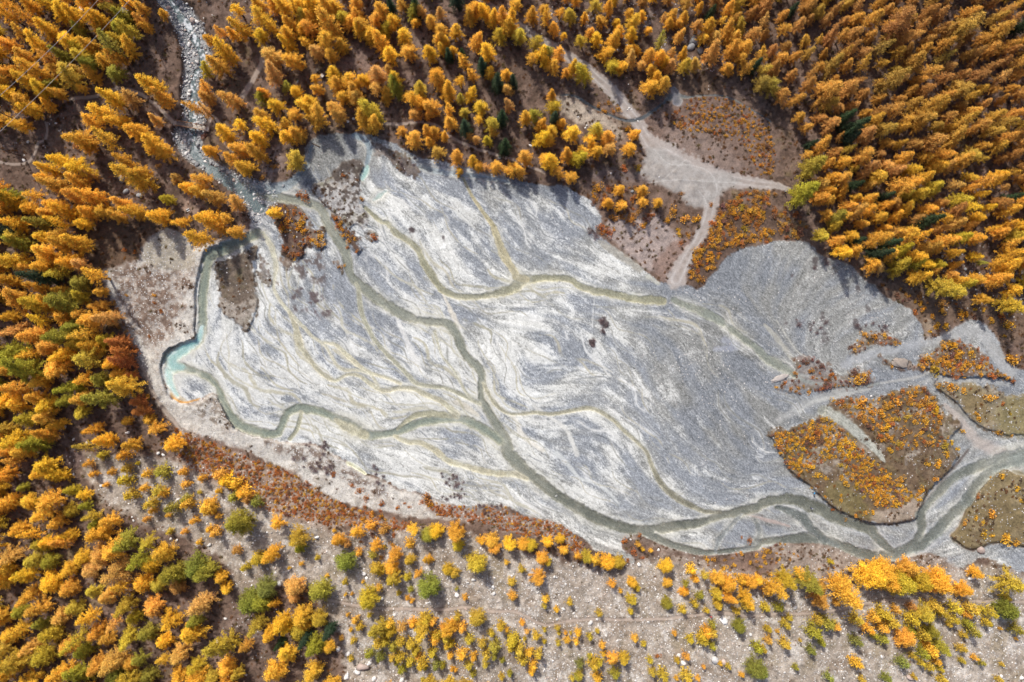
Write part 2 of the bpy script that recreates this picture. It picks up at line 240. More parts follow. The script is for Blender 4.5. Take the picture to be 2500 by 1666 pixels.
# water courses: points, widths, depth, water colour, opacity, bed colour
OLV, GRN, PAL, TRQ, GRY = (148,148,130), (145,150,141), (196,194,174), (168,214,210), (150,160,162)
COURSES = [
 (T(1,0,[(-60,1270),(40,1320),(140,1345)])+T(1,1,[(430,-130),(500,-10),(590,120),(640,230),(650,300),(680,370),(750,430),(830,500),(930,560),(1030,612),(1130,652),(1230,662),(1310,672),(1370,722),(1400,785),(1430,862),(1480,922),(1540,985),(1560,1060),(1552,1130),(1560,1200),(1600,1270),(1640,1340),(1680,1402),(1730,1500)])+T(2,2,[(5,5),(60,62),(130,132),(250,222),(350,302),(480,382),(600,442),(720,492),(830,520),(940,532),(1030,522),(1150,502),(1300,482),(1450,432),(1600,402),(1700,372)])+T(3,2,[(10,342),(100,322),(220,322),(330,360),(450,412),(560,462),(680,502),(750,530),(800,590),(850,645),(890,690)]),
  [26,28,26,26,27,28,24,20,24,30,32,30,26,24,28,26,24,22,24,22,22,20,22,24,28,36,40,36,34,32,32,32,30,30,28,32,30,26,24,26,26,26,28,32,36,34,30,26,24,20,18], .9, GRN, .62, (112,112,100)),
 (T(2,2,[(930,530),(1000,570),(1100,622),(1250,662),(1350,682),(1450,676),(1560,664),(1700,650)])+T(3,2,[(0,612),(150,592),(330,577),(450,602),(560,642),(680,692),(800,712),(920,692),(1010,652),(1060,602),(1090,520),(1085,430),(1110,380),(1180,300),(1260,222),(1340,152),(1450,102),(1560,72),(1650,52),(1850,0)]),
  [22,22,20,20,16,10,12,14,18,22,26,26,26,28,30,30,28,24,22,26,24,24,24,26,28,34,44,50], .9, GRN, .6, (118,120,112)),
 (T(3,2,[(820,700),(920,695),(1010,660),(1100,622),(1200,532),(1300,422),(1400,332),(1460,242),(1540,152),(1640,82),(1850,20)]), [24,28,30,30,30,30,30,32,32,34,44], .8, GRN, .55, (124,128,122)),
 (T(3,2,[(100,372),(200,402),(280,452),(340,520),(430,590),(520,635)]), [10,22,28,22,18,12], .6, (112,122,118), .5, (125,128,124)),
 (T(3,2,[(750,530),(800,600),(880,670)]), 18, .6, GRN, .5, (118,120,112)),
 (T(0,1,[(1760,60),(1650,112),(1550,160),(1450,205),(1420,275),(1402,360),(1388,450),(1382,550),(1384,650),(1378,740),(1335,815),(1240,856),(1165,905),(1170,965),(1235,972),(1310,992),(1390,1022),(1450,1062),(1500,1130),(1530,1212),(1570,1290),(1625,1360),(1700,1396)])+T(1,1,[(0,1402),(80,1424),(150,1430),(180,1400),(205,1345),(232,1288),(290,1255),(370,1258),(450,1275),(540,1315),(640,1355),(720,1402),(800,1432),(880,1432),(960,1420),(1060,1382),(1160,1345),(1280,1325),(1380,1322),(1460,1340),(1540,1376),(1610,1425),(1680,1475)]),
  [30,32,32,34,30,26,24,24,26,28,26,34,40,36,26,24,22,22,22,24,26,28,30,30,26,24,22,22,24,24,26,26,28,32,34,28,22,20,22,26,28,28,28,28,28,28], .9, (112,132,128), .6, (128,128,112)),
 (T(0,1,[(1185,930),(1150,1000),(1160,1060),(1185,1120),(1215,1165)]), [30,28,24,20,10], .7, TRQ, .7, (200,196,176)),
 (T(0,1,[(1380,700),(1350,790),(1260,850),(1190,900),(1180,955),(1250,975)]), [14,24,30,34,34,20], .9, (132,186,186), .75, (170,180,170)),
 (T(1,1,[(245,1462),(290,1405),(312,1335),(322,1280)]), 12, .5, OLV, .5, (140,138,120)),
 (T(1,1,[(560,1330),(660,1390),(760,1430)]), [14,36,26], .5, OLV, .4, (146,142,122)),
 (T(1,1,[(980,1392),(1040,1342),(1110,1302),(1200,1290),(1300,1296),(1390,1304)]), [8,12,16,18,18,18], .5, OLV, .5, (150,146,124)),
 (T(1,1,[(60,60),(110,130),(135,200),(150,280),(142,360),(135,430),(180,520),(240,590),(300,660),(345,702),(400,762),(460,802),(500,842),(530,900),(570,962),(625,992),(700,990),(780,1012),(820,1050),(850,1112)]), [14,16,18,16,12,9,10,11,12,10,8,8,8,8,9,10,9,8,8,10], .4, PAL, .45, (160,156,140)),
 (T(1,1,[(240,590),(285,700),(300,770),(330,850),(385,920),(430,982),(490,1032),(560,1062),(640,1022),(720,1032),(790,1082),(850,1122),(920,1132),(1000,1112),(1100,1122),(1180,1162),(1280,1205),(1340,1252),(1390,1300)]), [9,14,22,18,12,14,14,10,9,10,14,14,14,14,16,16,16,20,22], .5, OLV, .5, (166,160,140)),
 (T(1,1,[(480,802),(560,822),(650,902),(720,962),(800,1012),(900,1042),(1000,1082)]), [8,12,16,12,10,9,10], .4, PAL, .4, (170,164,142)),
 (T(1,1,[(700,400),(715,440),(722,520),(742,620),(790,722),(830,792),(900,872),(980,952),(1050,1022),(1110,1082),(1200,1102),(1300,1112),(1380,1142),(1460,1182),(1545,1222)]), [10,12,14,13,13,12,12,12,14,14,12,11,11,12,12], .5, OLV, .55, (150,148,132)),
 (T(1,1,[(1235,725),(1260,820),(1290,900),(1350,972),(1400,1052),(1450,1142),(1495,1192)]), [9,6,6,6,7,7,8], .4, PAL, .5, (150,148,134)),
 (T(1,0,[(760,1420),(860,1510)])+T(1,1,[(915,-10),(970,52),(1060,112),(1120,172),(1160,252),(1210,332),(1260,412),(1340,472),(1430,492),(1550,488),(1650,470),(1780,432)])+T(2,1,[(80,384),(180,370),(300,362),(420,372),(480,412),(550,442),(650,462),(760,482),(850,502),(960,512),(1060,520)]), [10,14,18,18,18,18,20,22,20,18,18,18,22,34,34,24,20,18,20,22,22,22,22,24,20], .7, (122,126,112), .55, (138,134,112)),
 (T(2,1,[(1130,510),(1200,542),(1320,592),(1430,642),(1500,692),(1600,772),(1700,842)])+T(3,1,[(20,902),(80,942),(160,982),(225,1030)]), [14,24,26,24,22,20,20,22,26,28,20], .7, (112,120,112), .6, (128,130,120)),
 (T(1,0,[(1400,1150),(1480,1322),(1560,1442),(1640,1552)])+T(1,1,[(1640,20),(1660,82),(1690,162),(1730,242),(1785,325)])+T(2,1,[(60,352),(130,372)]), [6,8,10,14,20,22,24,24,22,22,18], .5, (140,136,112), .45, (156,148,122)),
 (T(1,1,[(1565,1080),(1620,1182),(1680,1252),(1750,1290)])+T(2,1,[(90,1292),(180,1282),(300,1292),(420,1272),(540,1252),(620,1272),(720,1332),(790,1402),(860,1462),(940,1540)])+T(2,2,[(955,10),(990,102),(1030,182),(1085,252),(1160,312),(1250,362),(1350,402),(1450,404)]), [10,13,11,8,9,12,10,12,14,13,12,12,11,9,10,14,16,18,18,16,12,10], .5, (124,122,106), .55, (156,152,134)),
 (T(1,1,[(960,1442),(1050,1482),(1150,1492),(1250,1548)])+T(1,2,[(1320,52),(1450,92),(1600,132),(1740,146)])+T(2,2,[(60,150),(130,178)]), [10,16,16,18,18,18,18,20,18,12], .5, (150,146,126), .45, (172,166,144)),
 (T(1,0,[(1140,1145),(1300,1182),(1440,1195),(1600,1222),(1740,1250)]), [14,16,14,12,8], .4, GRY, .5, (132,138,140)),
 (T(1,0,[(-40,1290),(120,1290),(240,1262),(330,1180),(370,1100),(400,1010)]), [30,30,28,22,16,10], .5, (112,124,128), .45, (122,128,130)),
 (T(1,0,[(690,930),(760,960),(790,1020),(770,1130)]), [20,22,18,10], .4, (118,140,148), .5, (130,138,142)),
 (T(3,1,[(420,1270),(560,1340),(640,1410),(720,1480),(800,1560)])+T(3,2,[(835,60)]), [30,30,28,26,22,8], .3, (140,143,136), .5, (126,126,118)),
 (T(2,2,[(1600,420),(1500,520),(1440,600),(1420,680)]), [8,14,16,10], .3, GRY, .45, (140,142,140)),
 (T(2,2,[(1690,460),(1720,540),(1690,620),(1600,670)]), [10,16,18,14], .3, GRY, .4, (140,142,140)),
 (T(2,0,[(370,650),(460,660),(560,720),(680,780),(800,825),(900,815),(980,770),(1060,710),(1130,660),(1230,665),(1330,655),(1450,655),(1560,690),(1680,760),(1792,830)])+T(3,0,[(40,860),(70,960)]), [7,7,7,6,8,11,10,6,24,8,4,4,4,4,3.5,3,3], .4, (92,104,112), .65, (86,84,82)),
 (T(2,0,[(1135,610),(1150,650),(1160,690)]), [16,26,30], .3, (100,102,110), .6, (104,102,106)),
 (T(1,2,[(640,70),(700,100),(760,142)]), [10,14,8], .3, (176,176,150), .5, (186,182,156)),
 (T(1,0,[(820,1370),(860,1340),(900,1310)]), [16,24,14], .3, (150,186,180), .6, (190,196,186)),
 (T(1,0,[(740,1225),(765,1170),(775,1140)]), [16,18,10], .4, (120,178,176), .6, (160,170,160)),
]
RAPIDS = (T(0,0,[(1150,-80),(1170,0),(1215,80),(1270,160),(1320,230),(1350,290),(1375,360),(1385,430),(1340,500),(1320,600),(1330,700),(1330,780),(1300,860),(1320,950),(1330,1030),(1380,1110),(1440,1160),(1540,1220),(1620,1280),(1700,1350),(1760,1420)]), [24,26,24,22,22,22,20,18,16,18,22,26,30,30,28,30,30,30,32,32,36])

# ---- colour of the ground (as sunlit), relief, cover
col = np.zeros((NY, NX, 3), np.float32)
def paint(m, c):
    c = np.asarray(c, np.float32)/255.0
    col[...] += (c-col)*m[..., None]
def paintf(m, c):                  # c = field of colours
    col[...] += (c-col)*m[..., None]
stony = np.zeros((NY, NX), np.float32)       # loose pale stones
grit = np.full((NY, NX), .5, np.float32)     # strength of the fine grain
micro = np.zeros((NY, NX), np.float32)       # metres
klass = np.zeros((NY, NX), np.int8)          # 0 forest floor 1 plain 2 road 3 path 4 scree 5 terrace 6 island 7 torrent

sdP = poly(PLAIN, 60, 3)
# relief: the valley sides climb away from the plain
Pp = np.array(PLAIN); cu, cv = AU[::10], AV[::10]
cU, cV = np.meshgrid(cu, cv); dpl = np.full(cU.shape, 1e9)
Q = np.vstack([Pp, Pp[:1]])
for i in range(len(Q)-1):
    (x0,y0),(x1,y1) = Q[i], Q[i+1]; ex, ey = x1-x0, y1-y0
    t = np.clip(((cU-x0)*ex+(cV-y0)*ey)/(ex*ex+ey*ey+1e-9), 0, 1)
    dpl = np.minimum(dpl, np.hypot(cU-x0-t*ex, cV-y0-t*ey))
dpl = up(dpl, cu, cv); dpl = np.where(sdP > 0, 0, dpl)
slope = rbf([(150,200,.11),(150,900,.15),(200,1500,.20),(700,1500,.18),(1300,1550,.20),(2200,1580,.20),(2300,300,.18),(1300,80,.08),(1700,350,.03),(2480,1150,.03),(900,150,.06),(480,300,.05),(330,750,.03),(700,1180,.10)], 190)
Z = S*np.maximum(dpl-14, 0)*slope
Z = 42*(1-np.exp(-Z/42)); Z = blur(blur(Z, 9), 9).astype(np.float32)

# forest floor
m1, m2 = sstep(-.35,.5,N60+.35*N10), sstep(.05,.6,N25+.5*N10)
paint(np.ones_like(U), (116,95,82)); paint(.75*m1, (140,117,104)); paint(.6*sstep(.0,.5,-N25+.5*N5), (86,69,58)); paint(.5*m2*sstep(0,.4,N150), (112,98,62)); paint(.45*sstep(.2,.6,fbm(40,12)+.4*N5), (150,128,116))
grit[...] = .8
micro += .25*N25+.12*N10
# stony woodland top right, bottom left and by the torrent
for (u, v, ru, rv, a) in ((1560,70,190,70,.7),(1700,110,90,60,.9),(1450,30,120,40,.7),(2440,700,110,70,.7),(2330,620,120,60,.5),(640,1560,100,60,.5),(130,310,70,50,.6),(90,360,60,40,.7),(560,20,60,40,.5),(620,1530,60,50,.6)):
    g = np.exp(-((U-u)/ru)**2-((V-v)/rv)**2)*a*sstep(-.2,.4,N25+.4*N10)
    paint(g*.55, (134,126,122)); stony = np.maximum(stony, g*.75)
# scree
sd = poly(SCREE, 60)
mS = sstep(-12, 12, sd+14*N25+8*N10)
paint(mS, (163,151,138)); paint(mS*.8*sstep(-.1,.5,N60+.4*N10), (184,173,161)); dr = fbm(26,91,3)+.7*N10+.5*N5; paint(mS*.75*sstep(.12,.75,dr), (208,201,192)); paint(mS*.6*sstep(.1,.6,fbm(45,22)), (142,128,104)); paint(mS*.65*sstep(.0,.6,fbm(34,23)+.3*N10), (134,117,100))
fade = sstep(800, 1000, U)*.55+.45
grit = grit*(1-mS)+1.0*mS; stony = np.maximum(stony, mS*fade*(.30+.5*sstep(-.2,.6,dr))); klass[sd > 0] = 4
# grey debris top-left by the path, light clearing patches
def patch(pts, c, soft=8, amp=8, a=1.0):
    sd = poly(pts, 40); m = sstep(-soft, soft, sd+amp*N25+amp*.6*N10)*a; paint(m, c); return sd, m
patch(T(1,0,[(560,380),(700,330),(900,420),(1180,540),(1160,600),(1000,560),(760,480),(600,460)]), (146,122,110), 14, 14, .8)
patch(T(1,0,[(1060,220),(1160,260),(1170,420),(1110,470),(1080,330)]), (150,130,118), 10, 12, .6)
patch(T(2,0,[(330,680),(450,660),(560,730),(700,800),(780,900),(760,980),(680,900),(520,870),(400,820)]), (196,182,164), 10, 12, .85)
patch(T(2,0,[(880,840),(1100,700),(1250,680),(1420,655),(1560,690),(1792,830)])+T(3,0,[(60,960),(120,1060),(110,1200)])+T(2,0,[(1600,1230),(1350,1170),(1150,1080),(1000,980)]), (132,110,98), 6, 8, .9)
patch(T(2,0,[(1080,900),(1250,840),(1420,950),(1560,1080),(1600,1180),(1350,1150),(1150,1040)]), (150,132,122), 14, 14, .6)
patch(T(2,0,[(1180,500),(1350,470),(1480,560),(1420,640),(1250,650),(1150,590)]), (112,90,72), 14, 12, .7)
patch(T(2,0,[(560,1170),(700,1150),(900,1190),(1000,1250),(860,1240),(700,1230),(560,1220)]), (120,106,102), 8, 8, .8)
patch(T(3,1,[(900,380),(1150,440),(1400,500),(1600,560),(1792,640),(1792,760),(1640,800),(1560,690),(1420,640),(1100,700),(1040,600),(930,510),(820,440)]), (124,102,84), 14, 14, .8)
patch(T(3,1,[(1100,650),(1200,640),(1190,690),(1130,770)]), (178,158,134), 8, 8, .7)
patch(T(0,2,[(340,0),(560,0),(560,80),(470,150),(420,80)]), (112,92,86), 8, 10, .9)
patch(T(0,0,[(1280,1280),(1230,1400),(1300,1470),(1380,1420),(1360,1340)]), (176,150,132), 12, 12, .8)
patch(T(1,0,[(60,1080),(180,1000),(200,1130),(150,1210),(60,1200)]), (170,150,142), 12, 12, .7)
patch(T(0,1,[(690,330),(560,120),(600,0),(1000,-60),(1250,0),(1180,30),(1060,60),(980,150),(950,235),(860,260),(760,295)]), (110,88,70), 8, 8, .9)
patch(T(2,1,[(700,100),(640,30),(760,-40),(980,-60),(1100,0),(1180,120),(1130,240),(1040,300),(960,320),(860,240)]), (176,160,152), 8, 12, .9)
patch(T(2,1,[(1040,200),(1120,120),(1290,80),(1240,220),(1220,380),(1150,395),(1050,385),(990,300)]), (148,124,112), 6, 6, .95)
patch(T(2,1,[(1260,90),(1430,60),(1560,120),(1500,200),(1420,290),(1340,410),(1290,430),(1230,380)]), (96,78,68), 8, 8, .85)
# terraces left and below the plain
sdT = poly(TERRACE, 60); mT = sstep(-6, 6, sdT+6*N10)*(1-sstep(-2, 4, sdP))
paint(mT, (206,200,190)); klass[(sdT > 0) & (sdP < 0)] = 5
paint(mT*.75*sstep(.0,.5,N25+.5*N10+.25*N5), (176,166,154))
sdt = poly(T(0,1,[(820,280),(960,300),(1180,320),(1290,340),(1240,480),(1200,640),(1130,760),(1060,840),(980,760),(880,650),(830,500)]), 40)
mt = sstep(-24, 14, sdt+12*N25+10*N10)*mT
paint(mt*.9*sstep(-.45,.35,N10+.6*N5+.4*N25), (120,98,84)); paint(mt*.4, (140,120,106))
sdt = poly(T(0,1,[(980,170),(1070,50),(1170,25),(1260,90),(1330,200),(1300,300),(1100,300),(980,240)]), 40)
paint(sstep(-10,10,sdt+8*N10)*mT*.75, (166,156,138))
g = sstep(0, 14, poly(T(0,1,[(1380,1195),(1440,1150),(1490,1175),(1560,1290),(1640,1396),(1560,1400),(1400,1350),(1280,1260)]), 40)+6*N10); paint(g*.7*sstep(-.3,.4,N10+.5*N5), (128,114,100))
g = sstep(0, 14, poly(T(1,1,[(0,1450),(200,1490),(420,1510),(540,1568)])+T(1,2,[(700,130),(960,280),(840,300),(640,220),(400,120),(200,20)]), 40)+8*N10)*mT; paint(g*.8*sstep(-.4,.3,N10+.5*N5+.3*N25), (122,104,92))
stony = np.maximum(stony, mT*.6)
Zlow = Z.copy()
Z += .9*sstep(-2, 7, np.where(sdP < 0, sdT, -30))*sstep(60, 10, dpl)*sstep(0, 1, sstep(1400,300,U))*1.0
# stony rim at the foot of the southern slope
# torrent bed
sdR = poly(TORRENT, 60); mR = sstep(-5, 4, sdR+5*N10)
paint(mR, (150,152,152)); paint(mR*.7*sstep(-.1,.5,N10+.5*N5), (190,190,188)); paint(mR*.7*sstep(.1,.6,-N10+.5*N5), (104,106,108))
stony = np.maximum(stony, mR*1.0); klass[sdR > 0] = 7
Z -= 1.3*sstep(-10, 5, sdR)*sstep(470, 330, V); Zlow -= 1.3*sstep(-10, 5, sdR)*sstep(470, 330, V)
micro *= (1-mR); 
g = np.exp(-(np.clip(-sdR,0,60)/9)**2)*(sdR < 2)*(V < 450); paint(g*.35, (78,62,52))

# ------------------------------------------------------------------ the gravel plain with its braids
flow_pts = []
for c in COURSES:
    P = cat(c[0], 4); t = np.gradient(P, axis=0); t /= np.linalg.norm(t, axis=1)[:, None]+1e-9
    flow_pts.append(np.hstack([P, t]))
F = np.vstack(flow_pts)
F[:,2:] *= np.where((F[:,2]*.7+F[:,3]*.7) < -.3, -1, 1)[:, None]
extra = np.array([(1150,480,.45,.9),(1250,520,.5,.87),(1350,560,.7,.7),(1450,600,.75,.66),(1000,500,.35,.94),(1600,850,.55,.83),(1700,900,.5,.87),(1800,950,.5,.87),(1750,1050,.6,.8),(1550,950,.65,.76),(1450,800,.5,.87),(1900,700,-.3,.95),(1850,640,-.2,.97),(2000,680,-.75,.66),(2080,720,-.85,.5),(2100,760,-.85,.5),(1980,760,-.6,.8),(1950,800,-.4,.9),(1930,620,-.5,.87),(850,400,.55,.83),(800,360,.3,.95),(1650,1150,.8,.6),(1800,1150,.6,.8),(1350,1200,.8,.6),(1100,1180,.95,.3),(950,1130,.95,.25),(600,900,.7,.7),(650,950,.9,.4)])
F = np.vstack([F]+[extra]*3)
cu, cv = AU[::8], AV[::8]
nu = np.zeros((len(cv), len(cu))); nv = nu.copy()
nu += .62*.02; nv += .78*.02
for u, v, a, b in F:
    w = win(u-190, u+190, v-190, v+190)
    i0, i1 = np.searchsorted(cv, v-190), np.searchsorted(cv, v+190); j0, j1 = np.searchsorted(cu, u-190), np.searchsorted(cu, u+190)
    k = np.exp(-((cu[None,j0:j1]-u)**2+(cv[i0:i1,None]-v)**2)/(2*46*46))
    nu[i0:i1,j0:j1] += k*a; nv[i0:i1,j0:j1] += k*b
fu, fv = up(nu, cu, cv), up(nv, cu, cv)
wob = N150*.25+N60*.3+N25*.25                        # braids wander about the main course
c_, s_ = np.cos(wob), np.sin(wob); fu, fv = fu*c_-fv*s_, fu*s_+fv*c_
q = np.hypot(fu, fv)+1e-9; fu, fv = fu/q, fv/q
PW = win(370, 2560, 300, 1400)
fu, fv = np.ascontiguousarray(fu[PW]), np.ascontiguousarray(fv[PW])
hh, ww = fu.shape
IY, IX = np.mgrid[0:hh, 0:ww].astype(np.float32)
def lic(N, L, step=1.0):
    out = N.copy(); N = np.ascontiguousarray(N).ravel(); a, b = fu.ravel(), fv.ravel()
    for sg in (step, -step):
        x, y = IX.copy().ravel(), IY.copy().ravel()
        acc = np.zeros_like(x)
        for k in range(L):
            idx = np.clip(np.rint(y), 0, hh-1).astype(np.int32)*ww+np.clip(np.rint(x), 0, ww-1).astype(np.int32)
            if k: acc += N[idx]
            x += sg*a[idx]; y += sg*b[idx]
        out += acc.reshape(hh, ww)
    out -= out.mean(); return out/out.std()
Lb = lic(fbm(24,41,3)[PW], 16, 1.5); Lm = lic(fbm(9,42,2)[PW], 11, 1.2); Lf = lic(rng.standard_normal((hh,ww)).astype(np.float32), 7); Lx = lic(fbm(26,43,3,.6)[PW], 14, 1.3)
white = rng.standard_normal((hh, ww)).astype(np.float32)
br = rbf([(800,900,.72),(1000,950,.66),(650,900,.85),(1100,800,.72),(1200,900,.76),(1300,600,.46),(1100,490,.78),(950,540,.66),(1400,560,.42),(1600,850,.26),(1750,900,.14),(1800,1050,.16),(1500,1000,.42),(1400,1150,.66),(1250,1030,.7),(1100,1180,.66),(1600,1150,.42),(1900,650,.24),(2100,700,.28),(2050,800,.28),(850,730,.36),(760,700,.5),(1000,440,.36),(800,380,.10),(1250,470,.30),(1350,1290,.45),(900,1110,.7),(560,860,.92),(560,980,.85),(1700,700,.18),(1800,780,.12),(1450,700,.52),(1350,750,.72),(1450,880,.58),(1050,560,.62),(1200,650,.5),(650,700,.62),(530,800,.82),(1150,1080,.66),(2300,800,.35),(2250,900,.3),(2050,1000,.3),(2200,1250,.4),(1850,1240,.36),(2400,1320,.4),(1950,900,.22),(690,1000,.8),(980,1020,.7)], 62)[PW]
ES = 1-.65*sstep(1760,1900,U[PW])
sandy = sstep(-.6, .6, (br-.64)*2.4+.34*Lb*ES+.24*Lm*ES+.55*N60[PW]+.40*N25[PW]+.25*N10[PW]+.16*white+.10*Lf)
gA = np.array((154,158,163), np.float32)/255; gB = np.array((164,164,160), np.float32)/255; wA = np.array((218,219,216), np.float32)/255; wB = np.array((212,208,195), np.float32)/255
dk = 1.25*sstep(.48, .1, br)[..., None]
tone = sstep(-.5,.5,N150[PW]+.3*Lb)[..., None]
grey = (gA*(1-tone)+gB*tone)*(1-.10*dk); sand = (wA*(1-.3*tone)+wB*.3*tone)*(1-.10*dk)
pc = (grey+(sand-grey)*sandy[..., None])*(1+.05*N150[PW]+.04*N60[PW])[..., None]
shade = .012*Lf+.014*Lm*(1-.3*sandy)+(.062-.028*sandy)*white
gate = sstep(-.15,.35,N60[PW]+.15*Lb)
rill = np.exp(-(Lx/.06)**2)*gate            # thin rills
rim = np.exp(-((Lx-.17)/.10)**2)*gate+.6*np.exp(-((Lm-1.2)/.25)**2)*gate
pc = pc+(shade-.15*rill+.07*rim)[..., None]
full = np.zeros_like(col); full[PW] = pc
sdPn = sdP+4*N10+2*N5
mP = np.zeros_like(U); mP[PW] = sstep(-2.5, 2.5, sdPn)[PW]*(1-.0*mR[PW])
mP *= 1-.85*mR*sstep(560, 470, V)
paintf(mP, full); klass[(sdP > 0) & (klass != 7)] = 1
grit = grit*(1-mP)+.42*mP; stony = stony*(1-mP)
stony[PW] += mP[PW]*.22*sstep(.5,.2,br)*sstep(-.3,.6,N60[PW])
mc = np.zeros_like(U); mc[PW] = .05*Lb+.025*Lm+.012*Lf-.05*rill+.03*rim
micro = micro*(1-mP)+mc*mP
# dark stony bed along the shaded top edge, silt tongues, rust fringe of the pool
def tongue(pts, w, c, a):
    d, wd, _ = line(pts, w); m = sstep(1.0, .3, d/(wd*.5)+.25*N10)*a; paint(m, c)
tongue(T(1,1,[(1280,440),(1320,530),(1360,620),(1405,705)]), [5,12,20,12], (228,220,204), .9)
tongue(T(1,1,[(970,620),(1040,780),(1100,920),(1150,1000)]), [8,22,24,6], (232,230,224), .8)
tongue(T(1,1,[(420,960),(470,1010),(540,1060)]), [14,26,14], (226,218,200), .8)
tongue(T(1,1,[(540,850),(620,890),(700,960)]), [8,28,12], (204,196,170), .8)
tongue(T(1,1,[(1340,1210),(1430,1230),(1530,1300)]), [10,26,14], (208,200,182), .8)
tongue(T(2,1,[(60,370),(200,385),(330,390)]), [20,20,8], (222,220,200), .8)
tongue(T(2,1,[(860,480),(960,505)]), [22,12], (204,206,192), .8)
tongue(T(2,1,[(960,350),(1030,400)]), [18,12], (206,204,190), .8)
tongue(T(2,1,[(620,110),(760,200),(900,300)]), [14,34,26], (166,160,146), .7)
tongue(T(2,1,[(500,720),(530,850),(600,930),(720,1010)]), [6,9,10,5], (226,226,222), .8)
tongue(T(2,1,[(590,490),(575,700)]), [3,4], (226,226,222), .7)
tongue(T(3,1,[(20,680),(90,760),(170,860),(220,940)]), [10,20,18,8], (186,182,168), .7)
tongue(T(2,1,[(180,1240),(280,1310),(400,1400),(470,1568)]), [14,14,16,18], (224,222,214), .8)
tongue(T(2,2,[(330,0),(420,90),(490,170),(640,230),(760,350)]), [18,16,10,14,8], (214,216,212), .8)
tongue(T(1,1,[(1590,1100),(1700,1250),(1792,1330)])+T(2,1,[(100,1440),(240,1540)]), [6,10,14,20,14], (236,230,216), .8)
tongue(T(2,1,[(1480,780),(1560,830),(1420,850)]), [26,30,20], (176,180,196), .45)
tongue(T(3,1,[(1130,800),(1300,760),(1420,720),(1520,760),(1600,880),(1700,1000)]), [30,44,50,50,40,50], (186,186,184), .7)
tongue(T(3,1,[(1100,800),(900,850),(700,900),(560,960)]), [30,34,34,30], (176,178,180), .7)
tongue(T(3,1,[(640,1110),(450,1160),(300,1230),(120,1330)]), [20,30,34,26], (178,178,174), .7)
tongue(T(0,1,[(1170,1150),(1200,1190),(1260,1212),(1340,1195),(1365,1185)]), [10,9,8,8,5], (222,150,62), .75)
tongue(T(0,1,[(1140,1050),(1160,1110),(1190,1160),(1260,1195)]), [12,16,18,14], (214,196,164), .7)
tongue(T(3,1,[(1250,1230),(1330,1310),(1420,1420),(1500,1500),(1640,1560)]), [14,30,40,44,50], (190,178,168), .8)
tongue(T(3,1,[(1290,1200),(1400,1300),(1560,1390),(1700,1400)]), [16,24,20,12], (146,140,130), .6)

# countless small rivulets: each follows the run of the plain, forks and fades
fuG, fvG = np.zeros_like(U), np.zeros_like(U); fuG[PW] = fu; fvG[PW] = fv
rr_ = np.random.default_rng(77)
wig = rr_.uniform(0, 6.28, 400)
for grp in range(9):
    d = np.full((NY, NX), 1e4, np.float32); wd = np.ones_like(U); al = np.zeros_like(U)
    for k in range(34):
        while True:
            u, v = rr_.uniform(430, 1900 if grp < 6 else 1250), rr_.uniform(330 if grp < 6 else 600, 1350)
            if at(sdP, u, v) > 12 and (u < 1500 or rr_.uniform() < .45): break
        n = int(rr_.uniform(8, 26)); P = [(u, v)]; ph = rr_.uniform(0, 6.28); fr = rr_.uniform(.25, .6)
        for i in range(n):
            a, b = at(fuG, u, v), at(fvG, u, v)
            if a == 0 and b == 0: break
            s_ = .45*math.sin(ph+fr*i)+.2*math.sin(1.7*ph+1.9*fr*i); u, v = u+9*(a-b*s_), v+9*(b+a*s_)
            if at(sdP, u, v) < 4: break
            P.append((u, v))
        if len(P) < 5: continue
        W = rr_.uniform(2.0, 5.0 if grp < 6 else 7.5)*(1+.9*(rr_.uniform() < .15))*np.sin(np.linspace(.25, 2.95, len(P)))**.7+.3
        segs(d, P, 9, W, wd)
    e = d/(wd*.5)+.35*N10+.25*N5
    m = sstep(1.2, .3, e)*sstep(-.75, .1, N25+.4*N60)*mP*sstep(2.5, 6, sdP)
    c = ((148,147,138),(176,172,156),(190,184,164),(138,141,143),(232,231,226),(158,158,150),(188,182,158),(170,166,146),(200,196,178))[grp]
    paint(np.exp(-((d-wd*.5-1.6)/1.7)**2)*(d < 9)*.5*mP*sstep(-.2,.4,N25), (230,229,225)); paint(m*.8, c)
for pts, c in (([(430,1050),(520,1085),(620,1125),(684,1142),(749,1177),(820,1224),(906,1256),(980,1268),(1010,1285),(970,1300),(880,1290),(800,1288),(720,1268),(640,1245),(560,1200),(490,1165),(420,1105)], (160,136,118)),
  ([(1023,1207),(1084,1236),(1150,1235),(1227,1236),(1275,1262),(1329,1270),(1368,1284),(1407,1309),(1432,1340),(1414,1360),(1365,1330),(1293,1312),(1240,1304),(1205,1287),(1120,1266),(1066,1262)], (156,138,126)),
  (T(2,2,[(840,575),(960,592),(1080,642),(1280,692),(1400,702),(1792,658),(1792,860),(1400,790),(1150,740),(950,720),(870,730)])+T(3,2,[(0,655),(150,618),(380,618),(480,635),(600,675),(680,718),(780,742),(900,748),(1040,710),(1150,695),(1260,748),(1340,800),(1100,770),(700,830),(300,840),(0,850)]), (158,144,132))):
    sd, m = patch(pts, c, 8, 9, .85); paint(m*.6*sstep(-.1,.5,N10+.6*N5+.3*N25), (184,170,156)); paint(m*.5*sstep(.1,.6,N25-.6*N10), (112,92,78)); stony = np.maximum(stony, m*.35)
